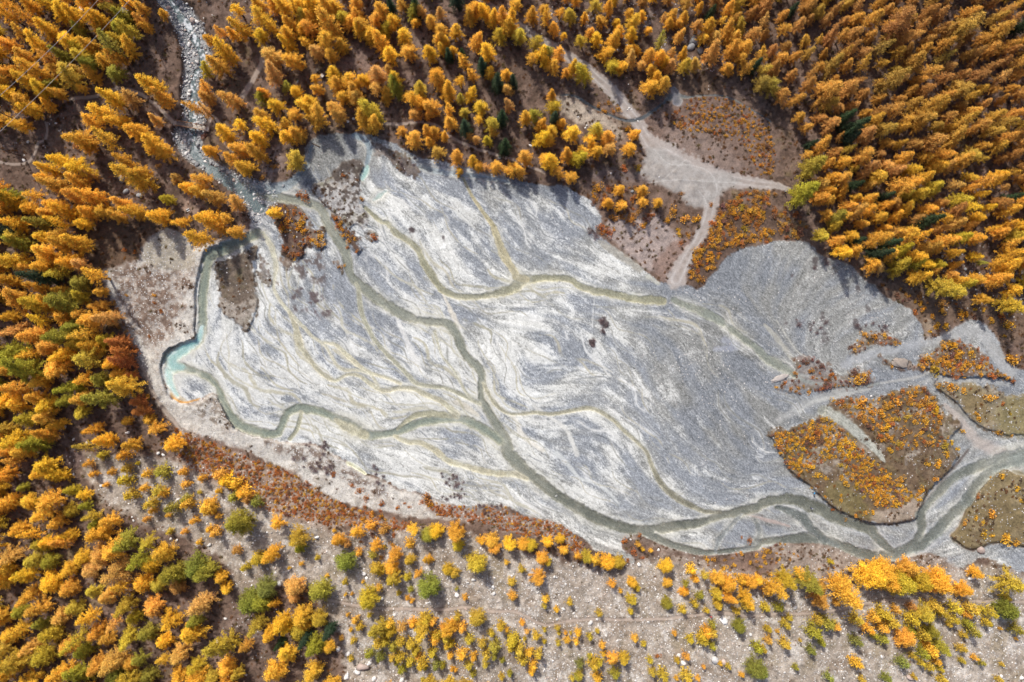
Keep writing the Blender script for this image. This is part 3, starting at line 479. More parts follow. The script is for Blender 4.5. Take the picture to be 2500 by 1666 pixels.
# islands and scrub on the plain
isl = np.full((NY, NX), -60., np.float32); IS = {}
pal = {'orange_west': ((92,70,60),(120,94,82),.95), 'strip': ((92,72,62),(118,92,78),.95), 'triangle': ((108,96,90),(136,126,120),.85), 'dark_head': ((176,172,168),(196,192,186),.9),
 'brown_west': ((108,94,82),(128,114,98),.95), 'cobble': ((132,124,118),(170,164,158),.9), 'scrub_a': ((116,98,88),(140,120,108),.8), 'scrub_b': ((110,92,82),(140,120,108),.8),
 'east_small': ((124,98,82),(150,124,106),.95), 'east_big': ((122,100,84),(160,142,124),.95), 'bar': ((124,104,94),(160,142,128),.85), 'bush_bar': ((146,136,130),(128,110,102),.7), 'southeast': ((112,92,72),(128,110,80),.98), 'meadow': ((138,126,100),(168,152,130),.95)}
for k, pts in ISLANDS.items():
    sd = poly(pts, 40); a, b, s = pal[k]; IS[k] = sd
    e = sd-2+7*N10+6*N5+8*N25+(6*N25 if k in ('triangle','bush_bar','cobble') else 0)
    m = sstep(-3, 4, e)*s
    paint(m, a); paint(m*.7*sstep(-.3,.5,N25+.6*N10), b); paint(m*.75*sstep(.12,.45,fbm(42,len(k)+20)+.45*N10)*(k not in ('brown_west','strip')), (184,174,162)); paint(m*.45*sstep(.0,.6,fbm(34,len(k)+40)+.4*N5), (150,134,112)); paint(m*.4*sstep(.1,.6,fbm(28,len(k)+70)+.5*N10), (104,98,64)); paint(m*.4*sstep(.1,.6,N10+.7*N5), (82,64,54) if k != 'dark_head' else (96,86,80))
    h = {'brown_west':.7,'meadow':.9,'southeast':1.3,'east_big':1.1,'orange_west':.8,'strip':.8,'dark_head':.6}.get(k, .35)
    Z += .8*h*sstep(-1.5, 5, sd+2.5*N10); klass[sd > 0] = 6
    edge = np.exp(-((e+.5)/2.0)**2)*(h > .5)*sstep(-.4,.3,N25); paint(edge*.4, (78,70,66))
    grit = grit*(1-m)+.85*m; stony = stony*(1-m)+m*(.20 if k in ('meadow','east_big') else .08)
    micro = micro*(1-m)+m*(.08*N10+.05*N5)
m = sstep(-3, 4, IS['dark_head']+3*N10)*sstep(0, 1, .9+.0*N5)
hd = poly(T(1,0,[(540,1210),(570,1140),(640,1097),(720,1108),(762,1160),(745,1200),(700,1230),(600,1240)]), 40)
paint(sstep(-8,8,hd+10*N10)*.85*sstep(-.6,.1,N10*.6+.7*N5+.1), (84,74,68))
paint(m*.85*sstep(.02,.4,N10*.7+.6*N5+.5*N25-.1), (92,82,76))
wl_ = poly(T(0,1,[(1490,480),(1540,500),(1620,540),(1700,490),(1750,420),(1762,560),(1690,720),(1600,660),(1520,600)]), 40)
paint(sstep(-3,6,wl_)*.85*sstep(-.6,.3,N10+.5*N5), (176,166,154))
for c, pts in (((136,118,84),T(3,1,[(1380,1080),(1480,1100),(1560,1300),(1480,1340),(1380,1240)])), ((142,130,92),[(2450,980),(2640,960),(2640,1060),(2460,1060)]), ((128,112,76),T(3,2,[(1640,120),(1850,170),(1850,600),(1550,600),(1400,640),(1330,560),(1420,380),(1500,270)]))):
    patch(pts, c, 10, 14, .8)
mead = poly(T(3,2,[(1850,160),(1740,145),(1650,110),(1560,170),(1480,260),(1400,370),(1345,500),(1285,568),(1330,610),(1400,660),(1470,662),(1550,628),(1640,618),(1740,638),(1900,660)])+[(2640,1340),(2640,1160)], 40)
m = sstep(-3, 3, mead+4*N10); paint(m*.9, (132,116,84)); paint(m*.7*sstep(-.2,.5,N25+.5*N10), (150,134,104)); paint(m*.5*sstep(.2,.7,fbm(30,61)), (112,96,72)); Z += .9*sstep(-1,6,mead); klass[mead > 0] = 6
edge = np.exp(-((mead+1.0)/2.2)**2); paint(edge*.4, (190,186,178)); stony = np.maximum(stony, m*.15)
gb = poly(T(3,2,[(420,240),(560,200),(700,330),(800,440),(640,440),(520,380)]), 40); paint(sstep(-10,10,gb+8*N10)*.7, (124,112,72))
sb = poly(T(3,2,[(760,400),(900,360),(1080,300),(1090,380),(1050,440),(900,470),(770,470)]), 40); paint(sstep(-6,8,sb+6*N10)*.8, (176,160,144))
tongue(T(3,1,[(190,985),(250,1040),(330,1075),(480,1095),(620,1112),(740,1095),(800,1080)]), [14,16,12,9,9,10,5], (152,156,150), .8)
tongue(T(3,1,[(230,1010),(320,1035),(440,1050),(560,1050)]), [10,10,8,4], (166,168,164), .7)
tongue(T(3,1,[(100,650),(170,760),(240,860),(300,900)]), [4,7,6,3], (196,194,184), .7)
tongue(T(3,1,[(740,1120),(600,1150),(430,1190),(330,1215),(250,1280)]), [8,12,14,12,6], (196,196,190), .7)
tongue(T(3,1,[(1150,1000),(1060,1040),(940,1060),(820,1080)]), [8,12,10,6], (190,188,182), .7)
tongue(T(3,1,[(1680,1090),(1500,1060),(1350,1060),(1200,1050),(1080,1080)]), [16,16,18,20,10], (186,186,182), .6)
tongue(T(2,2,[(1640,425),(1720,442)])+T(3,2,[(0,450),(100,475),(190,502)]), [6,11,14,13,6], (182,166,158), .9)
tongue(T(2,2,[(1660,415),(1740,425)])+T(3,2,[(0,438)]), [3,5,3], (110,98,92), .7)
tongue(T(3,2,[(1410,-20),(1340,70),(1255,165),(1165,265),(1105,350),(1090,420)]), [9,11,11,9,8,5], (92,82,78), .8)  # this and the next: shading of the bank scarps painted as dark bands
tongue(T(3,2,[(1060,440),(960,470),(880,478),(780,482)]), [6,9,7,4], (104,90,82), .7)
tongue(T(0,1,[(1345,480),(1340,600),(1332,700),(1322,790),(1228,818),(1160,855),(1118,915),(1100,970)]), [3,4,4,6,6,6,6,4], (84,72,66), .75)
# low scrub and twigs on the bare gravel
for (u, v, r, a) in ((1474,793,12,.9),(1447,838,8,.9),(1007,565,10,.9),(1083,581,5,.7),(1990,640,12,.6),(2036,660,8,.6),(1920,790,8,.6),(2120,755,10,.5),(2010,775,10,.6),(2090,790,10,.6),(2014,820,14,.5),(1980,800,8,.6),(1934,672,5,.6),(2096,706,7,.6),(730,720,14,.5),(770,730,14,.5),(790,690,12,.4),(740,670,12,.5),(720,750,8,.6)):
    g = np.exp(-(((U-u)/r)**2+((V-v)/(r*1.4))**2)); paint(sstep(.35,.9,g+.45*N10+.35*N5)*a*sstep(.03,.2,g), (74,64,64))
g = poly(T(1,1,[(270,270),(400,200),(470,230),(460,360),(430,380),(330,340)]), 40); paint(sstep(-10,8,g+8*N10)*sstep(-.1,.4,N10+.6*N5)*.8, (104,92,88))
g = poly(T(1,1,[(290,450),(420,480),(520,560),(470,620),(350,560),(270,570),(285,500)]), 40); paint(sstep(-14,8,g+8*N10)*sstep(-.1,.45,N10+.6*N5)*.7, (96,80,80))

# roads and paths
for pts, w in ROADS:
    d, wd, _ = line(pts, w); e = d/(wd*.5)+.26*N10+.16*N5+.12*N25
    m = sstep(1.15, .75, e); paint(m*.9, (186,176,168)); paint(m*.6*sstep(-.2,.5,N25+.4*N10), (172,162,156))
    tr = np.exp(-((d/(wd*.5)-.42)/.13)**2)*(d < 60)*sstep(-.6,.2,N25); paint(m*tr*.6, (212,206,200)); paint(m*np.exp(-(d/(wd*.5)/.16)**2)*.45*sstep(-.3,.4,N10+.3*N25), (150,136,122)); stony *= 1-m; klass[e < .85] = 2; grit = grit*(1-m)+.35*m; micro *= 1-m
sd = poly(APRON, 40); m = sstep(-8, 8, sd+10*N25+5*N10); paint(m*.9, (182,177,171)); paint(m*.6*sstep(-.2,.5,N25+.5*N10), (168,161,154)); paint(m*.35*sstep(.1,.5,N10+.5*N5), (150,141,133)); klass[sd > 2] = 2; stony *= 1-m; grit = grit*(1-m)+.4*m
for pts in (T(2,0,[(1000,1020),(1100,1120),(1250,1130),(1380,1180),(1430,1290),(1400,1400)]), T(2,0,[(1050,1240),(1160,1140),(1210,1100)]), T(2,0,[(960,1250),(1150,1230),(1350,1240),(1600,1250)]), T(2,0,[(1300,1300),(1360,1400),(1330,1540)])):
    d, wd, _ = line(pts, 3.5); paint(sstep(1.3,.4,d/1.8+.3*N5)*.5, (204,200,194))
for pts, w in PATHS:
    d, wd, _ = line(pts, w); e = d/(wd*.5)+.3*N10
    m = sstep(1.3, .7, e); paint(m*.92, (182,165,151)); stony *= 1-m; klass[(e < .9)] = 3; micro *= 1-m; grit = grit*(1-m)+.35*m
    lo = np.exp(-((d-w*.8)/2.0)**2); paint(lo*.42, (112,94,80))

# ------------------------------------------------------------------ water
SL = np.zeros_like(U); SL[PW] = .026*Lf+.020*Lm+.045*white
wdep = np.zeros_like(U); wcol = np.zeros_like(col); wop = np.zeros_like(U); wm = np.zeros_like(U)
keepisl = np.ones_like(U)
for pts, w, dep, wc, op, bed in COURSES:
    d, wd, P = line(pts, np.asarray(w, float), 6)
    kk = np.clip(wd/18, .5, 1.2)
    e = d/(wd*.47)+(.17*N10+.10*N5)+kk*(.24*N25+.16*N60)
    m = sstep(1.08, .66, e)
    rimw = np.exp(-((e-1.28)/.20)**2)*(d < 80)*(klass == 1)*sstep(-.5,.3,N25)
    if dep > .35: paint(rimw*.55*np.clip(wd/16, .3, 1), (226,225,220))
    bank = np.exp(-((e-1.0)/.13)**2)*(d < 80)*sstep(-.1,.5,N25-.3*N10); paint(bank*.30, (92,90,84))
    bed = tuple(min(255, c*1.36) for c in bed); FD = (1-.20*sstep(1150,1450,U)*sstep(1080,1180,V))[..., None]; halo = np.exp(-(np.maximum(e-1, 0)/(.9+.8*N25+.3*N60).clip(.25))**2)*(d < 80)*(klass == 1)*(dep > .25); paint(halo*.38*sstep(-.5,.4,N60+.5*N10), (206,202,184)); m = m*(1-.7*sstep(.50,.95,N25*.9+.55*N60+.35*N10-.25*(wd < 14))*(klass == 1)); paintf(m, np.asarray(bed, np.float32)/255*FD)
    paint(m*.35*sstep(-.2,.5,N25+.5*N10), tuple(min(255,c*1.2) for c in bed)); paint(m*.35*sstep(.1,.6,N10+.6*N5), tuple(c*.84 for c in bed)); paint(m*.5*sstep(-.1,.6,N60-.4*N25), (206,200,180)); col[...] += (m*SL)[..., None]
    dd = .6*dep*np.clip(1-e*e, 0, 1)*sstep(.0,.5,m); new = dd > wdep
    wdep = np.maximum(wdep, dd)
    c3 = np.minimum(np.asarray(wc, np.float32)*1.12, 245)/255; wt = sstep(1.2, .6, e)[..., None]
    wcol += (c3*FD-wcol)*np.where(wcol.sum(-1, keepdims=True) > 0, wt, (d < 80)[..., None]); wop = np.maximum(wop*(1-wt[...,0]*.6), .62*op*sstep(1.05,.15,e)*m); wm = np.maximum(wm, m)
    stony *= 1-.8*m; micro *= 1-m; grit = grit*(1-m)+.5*m
# boundaries hold: no water climbs the islands
lim = np.ones_like(U)
for k in ('southeast','meadow','east_big','orange_west','strip','brown_west'): lim *= sstep(4, -1, IS[k])
lim *= sstep(4, -1, mead)
wdep *= lim; wop *= lim
# torrent water with broken foam
d, wd, _ = line(RAPIDS[0], RAPIDS[1]); e = d/(wd*.5)+.55*N25+.45*N10+.25*N5
m = sstep(1.0, .55, e); foamn = fbm(9,71,2)+.7*vnoise(4,72)+.5*fbm(40,73)
fo = m*sstep(-.08, .40, foamn)*sstep(470, 300, V)
dd = .7*np.clip(1-e, 0, 1); wdep = np.maximum(wdep, dd); paint(m, (126,132,132))
tc = np.array((128,146,148), np.float32)/255
wcol += (tc-wcol)*m[..., None]; wop = np.maximum(wop, .6*m)
wcol += (np.array((236,240,242), np.float32)/255-wcol)*fo[..., None]; wop = np.maximum(wop, .95*fo)
micro *= 1-.7*m
stony = np.clip(stony, 0, 1)

Zg = (Z+micro).astype(np.float32)
Zw = blur(Zlow, 3)-.10
Zg = np.where(wdep > 0, np.minimum(Zg, Zw+.16)-wdep, Zg)
def zat(u, v, G=None):
    G = Zg if G is None else G
    i = np.clip(np.searchsorted(AV, v)-1, 0, NY-2); j = np.clip(np.searchsorted(AU, u)-1, 0, NX-2)
    a = np.clip((u-AU[j])/(AU[j+1]-AU[j]), 0, 1); b = np.clip((v-AV[i])/(AV[i+1]-AV[i]), 0, 1)
    return (G[i,j]*(1-a)+G[i,j+1]*a)*(1-b)+(G[i+1,j]*(1-a)+G[i+1,j+1]*a)*b
def place(u, v, up_=0.0):
    """image pixel of a point up_ metres above the ground -> its foot (x, y, z)"""
    u, v = np.asarray(u, float), np.asarray(v, float); z = zat(u, v)
    for _ in range(3):
        k = 1-(z+up_)/CAM_H; x, y = (u-UC)*S*k, (VC-v)*S*k
        k2 = 1-z/CAM_H; gu, gv = UC+x/(S*k2), VC-y/(S*k2); z = zat(gu, gv)
    return x, y, z, gu, gv

# ------------------------------------------------------------------ materials of the land
def new_mat(name):
    m = bpy.data.materials.new(name); m.use_nodes = True; nt = m.node_tree
    return m, nt, nt.nodes, nt.links, nt.nodes['Principled BSDF']
ALB = 0.56
def ground_mat():
    m, nt, n, l, b = new_mat('valley_ground')
    a = n.new('ShaderNodeAttribute'); a.attribute_name = 'cover'
    g = n.new('ShaderNodeAttribute'); g.attribute_name = 'grit'
    s = n.new('ShaderNodeAttribute'); s.attribute_name = 'stony'
    tc = n.new('ShaderNodeNewGeometry')
    n1 = n.new('ShaderNodeTexNoise'); n1.inputs['Scale'].default_value = 2.6; n1.inputs['Detail'].default_value = 4; n1.inputs['Roughness'].default_value = .75
    n2 = n.new('ShaderNodeTexNoise'); n2.inputs['Scale'].default_value = .55; n2.inputs['Detail'].default_value = 5; n2.inputs['Roughness'].default_value = .7
    vo = n.new('ShaderNodeTexVoronoi'); vo.inputs['Scale'].default_value = 2.1; vo.inputs['Randomness'].default_value = 1
    for t in (n1, n2, vo): l.new(tc.outputs['Position'], t.inputs['Vector'])
    # grain: cover * (1 + grit*(noise-.5)*k)
    ad = n.new('ShaderNodeMath'); ad.operation = 'ADD'; l.new(n1.outputs['Fac'], ad.inputs[0]); l.new(n2.outputs['Fac'], ad.inputs[1])
    sb = n.new('ShaderNodeMath'); sb.operation = 'SUBTRACT'; l.new(ad.outputs[0], sb.inputs[0]); sb.inputs[1].default_value = 1.0
    mu = n.new('ShaderNodeMath'); mu.operation = 'MULTIPLY'; l.new(sb.outputs[0], mu.inputs[0]); l.new(g.outputs['Fac'], mu.inputs[1])
    ma = n.new('ShaderNodeMath'); ma.operation = 'MULTIPLY_ADD'; l.new(mu.outputs[0], ma.inputs[0]); ma.inputs[1].default_value = 2.1; ma.inputs[2].default_value = 1.0
    vm = n.new('ShaderNodeVectorMath'); vm.operation = 'SCALE'; l.new(a.outputs['Color'], vm.inputs[0]); l.new(ma.outputs[0], vm.inputs['Scale'])
    # loose stones: a share of the cells is a pale or grey stone
    sp = n.new('ShaderNodeSeparateColor'); l.new(vo.outputs['Color'], sp.inputs[0])
    st = n.new('ShaderNodeMath'); st.operation = 'LESS_THAN'; l.new(sp.outputs[0], st.inputs[0])
    sc = n.new('ShaderNodeMath'); sc.operation = 'MULTIPLY'; l.new(s.outputs['Fac'], sc.inputs[0]); sc.inputs[1].default_value = .55; l.new(sc.outputs[0], st.inputs[1])
    dd = n.new('ShaderNodeMath'); dd.operation = 'LESS_THAN'; l.new(vo.outputs['Distance'], dd.inputs[0]); dd.inputs[1].default_value = .42
    mm = n.new('ShaderNodeMath'); mm.operation = 'MULTIPLY'; l.new(st.outputs[0], mm.inputs[0]); l.new(dd.outputs[0], mm.inputs[1])
    rp = n.new('ShaderNodeValToRGB'); rp.color_ramp.elements[0].color = (.20,.19,.18,1); rp.color_ramp.elements[1].color = (.42,.40,.375,1)
    e = rp.color_ramp.elements.new(.45); e.color = (.30,.28,.265,1)
    l.new(sp.outputs[1], rp.inputs[0])
    mx = n.new('ShaderNodeMix'); mx.data_type = 'RGBA'; l.new(mm.outputs[0], mx.inputs['Factor']); l.new(vm.outputs[0], mx.inputs['A']); l.new(rp.outputs[0], mx.inputs['B'])
    l.new(mx.outputs['Result'], b.inputs['Base Color'])
    b.inputs['Roughness'].default_value = .95; b.inputs['Specular IOR Level'].default_value = .15
    hs = n.new('ShaderNodeMath'); hs.operation = 'MULTIPLY_ADD'; l.new(mm.outputs[0], hs.inputs[0]); hs.inputs[1].default_value = .5; l.new(ad.outputs[0], hs.inputs[2])
    bu = n.new('ShaderNodeBump'); bu.inputs['Strength'].default_value = .35; bu.inputs['Distance'].default_value = .10
    l.new(hs.outputs[0], bu.inputs['Height']); l.new(bu.outputs[0], b.inputs['Normal'])
    return m
M_ground = ground_mat()
def water_mat():
    m, nt, n, l, b = new_mat('glacial_water')
    a = n.new('ShaderNodeAttribute'); a.attribute_name = 'silt'
    o = n.new('ShaderNodeAttribute'); o.attribute_name = 'opacity'
    tc = n.new('ShaderNodeNewGeometry')
    n1 = n.new('ShaderNodeTexNoise'); n1.inputs['Scale'].default_value = 1.6; n1.inputs['Detail'].default_value = 4
    l.new(tc.outputs['Position'], n1.inputs['Vector'])
    ma = n.new('ShaderNodeMath'); ma.operation = 'MULTIPLY_ADD'; l.new(n1.outputs['Fac'], ma.inputs[0]); ma.inputs[1].default_value = .5; ma.inputs[2].default_value = .75
    vm = n.new('ShaderNodeVectorMath'); vm.operation = 'SCALE'; l.new(a.outputs['Color'], vm.inputs[0]); l.new(ma.outputs[0], vm.inputs['Scale'])
    l.new(vm.outputs[0], b.inputs['Base Color']); l.new(o.outputs['Fac'], b.inputs['Alpha'])
    b.inputs['Roughness'].default_value = .28; b.inputs['IOR'].default_value = 1.33
    bu = n.new('ShaderNodeBump'); bu.inputs['Strength'].default_value = .25; bu.inputs['Distance'].default_value = .05
    l.new(n1.outputs['Fac'], bu.inputs['Height']); l.new(bu.outputs[0], b.inputs['Normal'])
    return m
M_water = water_mat()

# ------------------------------------------------------------------ meshes of the land, cut by cover
K = 1-Zg/CAM_H
XYZ = np.stack([(U-UC)*S*K, (VC-V)*S*K, Zg], -1).reshape(-1, 3).astype(np.float32)
srgb = np.clip(col, 0.02, 1); linc = np.where(srgb <= .04045, srgb/12.92, ((srgb+.055)/1.055)**2.4)*ALB
RGBA = np.concatenate([linc, np.ones((NY,NX,1))], -1).reshape(-1, 4).astype(np.float32)
gx = np.gradient(XYZ.reshape(NY,NX,3), axis=1); gy = np.gradient(XYZ.reshape(NY,NX,3), axis=0)
NRM = np.cross(gy, gx).reshape(-1, 3); NRM = -NRM if NRM[:,2].mean() < 0 else NRM; NRM /= np.linalg.norm(NRM, axis=1)[:, None]+1e-12
ii, jj = np.mgrid[0:NY-1, 0:NX-1]; q0 = (ii*NX+jj).ravel()
QUAD = np.stack([q0, q0+NX, q0+NX+1, q0+1], 1)
qk = klass[:-1, :-1].ravel()
def land(name, sel, label, cat_):
    f = QUAD[sel]; idx, inv = np.unique(f.ravel(), return_inverse=True)
    me = mk_mesh(name, XYZ[idx], inv.reshape(-1, 4), (M_ground,), True)
    at_ = me.attributes.new('cover', 'FLOAT_COLOR', 'POINT'); at_.data.foreach_set('color', RGBA[idx].ravel())
    for nm, G in (('grit', grit), ('stony', stony)):
        a2 = me.attributes.new(nm, 'FLOAT', 'POINT'); a2.data.foreach_set('value', G.ravel()[idx].astype(np.float32))
    me.normals_split_custom_set_from_vertices(NRM[idx])
    return tag(mk_obj(name, me), label, cat_, kind='structure')
land('ground', qk == 0, 'brown leaf strewn forest floor and clearings around the gravel plain', 'ground')
land('gravel_plain', qk == 1, 'pale braided plain of grey gravel and white sand', 'gravel plain')
land('gravel_road', qk == 2, 'dusty grey gravel road widening into a fork above the plain', 'road')
land('footpath', qk == 3, 'narrow beige trodden footpaths through scree and forest', 'path')
land('scree_slope', qk == 4, 'beige stony slope of loose rubble below the plain', 'slope')
land('river_terrace', qk == 5, 'pale cobble terrace with sparse scrub beside the pool', 'terrace')
land('river_island', qk == 6, 'brown scrub covered islands and meadow banks on the plain', 'island')
land('torrent_bed', qk == 7, 'grey boulder bed of the torrent entering at the top', 'stream bed')
# water sheet
wmask = (wdep > .004)
wq = wmask[:-1,:-1] | wmask[1:,:-1] | wmask[:-1,1:] | wmask[1:,1:]
f = QUAD[wq.ravel()]; idx, inv = np.unique(f.ravel(), return_inverse=True)
Kw = 1-Zw/CAM_H; WX = np.stack([(U-UC)*S*Kw, (VC-V)*S*Kw, Zw], -1).reshape(-1, 3)
me = mk_mesh('water', WX[idx], inv.reshape(-1, 4), (M_water,), True)
wl_c = np.where(wcol <= .04045, wcol/12.92, ((np.clip(wcol,0,1)+.055)/1.055)**2.4)*ALB
a_ = me.attributes.new('silt', 'FLOAT_COLOR', 'POINT'); a_.data.foreach_set('color', np.concatenate([wl_c.reshape(-1,3), np.ones((NX*NY,1))], 1)[idx].astype(np.float32).ravel())
a_ = me.attributes.new('opacity', 'FLOAT', 'POINT'); a_.data.foreach_set('value', np.clip(wop,0,1).ravel()[idx].astype(np.float32))
tag(mk_obj('water', me), 'shallow green grey glacial water in branching channels across the gravel', 'water', kind='structure')
# ------------------------------------------------------------------ materials of plants, rock and timber
def leaf_mat(name, lo=(.94,.83,.82), hi=(1.08,1.10,1.0)):
    """needle colour: the plant's own hue ('tint'), browner near the ground ('hgt'), uneven from spray to spray ('var')"""
    m, nt, n, l, b = new_mat(name)
    t = n.new('ShaderNodeAttribute'); t.attribute_name = 'tint'; t.attribute_type = 'INSTANCER'
    h = n.new('ShaderNodeAttribute'); h.attribute_name = 'hgt'
    v = n.new('ShaderNodeAttribute'); v.attribute_name = 'var'
    r = n.new('ShaderNodeMix'); r.data_type = 'RGBA'; r.inputs['A'].default_value = (*lo,1); r.inputs['B'].default_value = (*hi,1); l.new(h.outputs['Fac'], r.inputs['Factor'])  # shaded lower and sunlit upper crown put into the colour by height
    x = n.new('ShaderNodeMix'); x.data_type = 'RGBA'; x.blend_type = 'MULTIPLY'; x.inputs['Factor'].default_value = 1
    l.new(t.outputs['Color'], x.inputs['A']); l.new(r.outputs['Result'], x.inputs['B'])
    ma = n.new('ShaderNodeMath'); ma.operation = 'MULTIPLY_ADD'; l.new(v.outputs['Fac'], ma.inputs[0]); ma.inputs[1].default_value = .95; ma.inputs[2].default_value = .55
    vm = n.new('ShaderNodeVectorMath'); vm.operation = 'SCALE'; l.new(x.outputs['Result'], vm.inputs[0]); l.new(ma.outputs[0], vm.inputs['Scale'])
    l.new(vm.outputs[0], b.inputs['Base Color']); b.inputs['Roughness'].default_value = .8; b.inputs['Specular IOR Level'].default_value = .2
    tr = n.new('ShaderNodeBsdfTranslucent'); l.new(vm.outputs[0], tr.inputs['Color'])
    ms = n.new('ShaderNodeMixShader'); ms.inputs[0].default_value = .36
    l.new(b.outputs[0], ms.inputs[1]); l.new(tr.outputs[0], ms.inputs[2]); l.new(ms.outputs[0], n['Material Output'].inputs[0])
    return m
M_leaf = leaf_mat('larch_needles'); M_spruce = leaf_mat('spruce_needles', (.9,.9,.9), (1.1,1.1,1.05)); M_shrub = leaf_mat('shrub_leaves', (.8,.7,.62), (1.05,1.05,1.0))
def plain_mat(name, c1, c2, scale=3.0, rough=.85, bump=.3, tint=False):
    m, nt, n, l, b = new_mat(name)
    tc = n.new('ShaderNodeNewGeometry'); nz = n.new('ShaderNodeTexNoise'); nz.inputs['Scale'].default_value = scale; nz.inputs['Detail'].default_value = 5; nz.inputs['Roughness'].default_value = .7
    l.new(tc.outputs['Position'], nz.inputs['Vector'])
    rp = n.new('ShaderNodeValToRGB'); rp.color_ramp.elements[0].position = .3; rp.color_ramp.elements[1].position = .7
    rp.color_ramp.elements[0].color = (*c1,1); rp.color_ramp.elements[1].color = (*c2,1); l.new(nz.outputs['Fac'], rp.inputs[0])
    out = rp.outputs[0]
    if tint:
        t = n.new('ShaderNodeAttribute'); t.attribute_name = 'tint'; t.attribute_type = 'INSTANCER'
        x = n.new('ShaderNodeMix'); x.data_type = 'RGBA'; x.blend_type = 'MULTIPLY'; x.inputs['Factor'].default_value = 1
        l.new(t.outputs['Color'], x.inputs['A']); l.new(out, x.inputs['B']); out = x.outputs['Result']
    l.new(out, b.inputs['Base Color']); b.inputs['Roughness'].default_value = rough; b.inputs['Specular IOR Level'].default_value = .25
    if bump:
        bu = n.new('ShaderNodeBump'); bu.inputs['Strength'].default_value = bump; bu.inputs['Distance'].default_value = .05
        l.new(nz.outputs['Fac'], bu.inputs['Height']); l.new(bu.outputs[0], b.inputs['Normal'])
    return m
M_bark = plain_mat('larch_bark', (.045,.035,.03), (.11,.085,.07), 4)
M_twig = plain_mat('bare_twigs', (.13,.085,.085), (.25,.18,.175), 4)
M_rock = plain_mat('rock', (.62,.62,.62), (1,1,1), 1.8, .9, .5, True)

# ------------------------------------------------------------------ plant shapes
def quads(c, ax, up_, ln, wd):
    """leaf faces: centres, long axes, side axes, sizes -> verts, quads"""
    a = ax*ln[:,None]*.5; b = up_*wd[:,None]*.5
    v = np.stack([c-a-b*.5, c-a*.2-b, c+a, c-a*.2+b], 1).reshape(-1, 3)
    return v, np.arange(len(v)).reshape(-1, 4)
def unit(a): return a/(np.linalg.norm(a, axis=-1, keepdims=True)+1e-9)
def tube(p0, p1, r0, r1, k=5):
    d = unit(p1-p0); e = unit(np.cross(d, [.3,.2,.9])); g = np.cross(d, e)
    t = np.arange(k)*2*math.pi/k; ring = np.cos(t)[:,None]*e+np.sin(t)[:,None]*g
    v = np.vstack([p0+ring*r0, p1+ring*r1]); i = np.arange(k); j = (i+1)%k
    return v, np.stack([i, j, j+k, i+k], 1)
def tubes(parts):
    V_, F_, n = [], [], 0
    for a in parts:
        v, f = tube(np.array(a[0], float), np.array(a[1], float), a[2], a[3], a[4] if len(a) > 4 else 5); V_.append(v); F_.append(f+n); n += len(v)
    return np.vstack(V_), np.vstack(F_)
def attr(me, name, vals, dom='POINT'):
    a = me.attributes.new(name, 'FLOAT', dom); a.data.foreach_set('value', np.asarray(vals, np.float32).ravel())
def conifer(seed, H, R, nl, z0, sharp, lean=0, lop=0, leaf=(.36,.15), k=15, droop=.25, lift=.25, mat=None, dense=1.05, spread=.21):
    r = np.random.default_rng(seed)
    parts = []; nseg = 6; zs = np.linspace(0, .985*H, nseg+1); bend = r.normal(0, .05, 2)*lean*H
    axis_ = lambda z: np.stack([bend[0]*(z/H)**2, bend[1]*(z/H)**2, z], -1)
    tr = .017*H+.03
    for i in range(nseg):
        parts.append((axis_(zs[i]), axis_(zs[i+1]), tr*(1-zs[i]/H)+.015, tr*(1-zs[i+1]/H)+.015, 6))
    cs, ax, hg = [], [], []
    for i in range(nl):
        q = (i+.5)/nl; z = z0+(1-z0)*q**.95
        rel = (z-z0)/(1-z0)
        prof = min(1, rel/.13+.35)*(1-rel)**sharp
        az = i*2.39996+r.normal(0, .35)
        rr = R*prof*r.uniform(.68, 1.12)*(1+lop*math.cos(az-seed))+.12
        d = np.array([math.cos(az), math.sin(az)]); b0 = axis_(np.array(z*H))
        nc = max(2, int(rr/.30*dense))
        s = np.linspace(.16, 1, nc)+r.normal(0, .03, nc)
        pz = z*H+rr*(lift*s-(lift+droop*.6)*s*s*.8)
        c = np.stack([b0[0]+d[0]*rr*s, b0[1]+d[1]*rr*s, pz], 1)
        cs.append(c); ax.append(np.repeat([[d[0], d[1], -.15]], nc, 0)); hg.append(np.full(nc, rel*.75+.0)+.25*s)
        if rr > .5: parts.append((b0, c[-1]-np.array([0,0,.05]), .018+.012*rr, .006, 3))
    nt_ = 8; zt = np.linspace(.93, 1.0, nt_)*H; cs.append(axis_(zt)); ax.append(np.repeat([[0,0,1.]], nt_, 0)); hg.append(np.ones(nt_))
    cs, ax, hg = np.vstack(cs), np.vstack(ax), np.concatenate(hg)
    M = len(cs); cv_ = r.uniform(0, 1, M)
    c = np.repeat(cs, k, 0)+r.normal(0, 1, (M*k,3))*np.array([spread,spread,spread*.75]); a = unit(np.repeat(ax, k, 0)+r.normal(0, .75, (M*k,3)))
    u = unit(np.cross(a, r.normal(0, 1, (M*k,3))+np.array([0,0,.4])))
    v, f = quads(c, a, u, leaf[0]*r.uniform(.6,1.25,M*k), leaf[1]*r.uniform(.7,1.3,M*k))
    me = mk_mesh('crown', v, f, (mat or M_leaf,))
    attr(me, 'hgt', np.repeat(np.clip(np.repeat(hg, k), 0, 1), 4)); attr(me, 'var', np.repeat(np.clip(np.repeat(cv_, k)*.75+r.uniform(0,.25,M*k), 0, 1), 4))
    tv, tf = tubes(parts)
    return me, mk_mesh('trunk', tv, tf, (M_bark,), True)
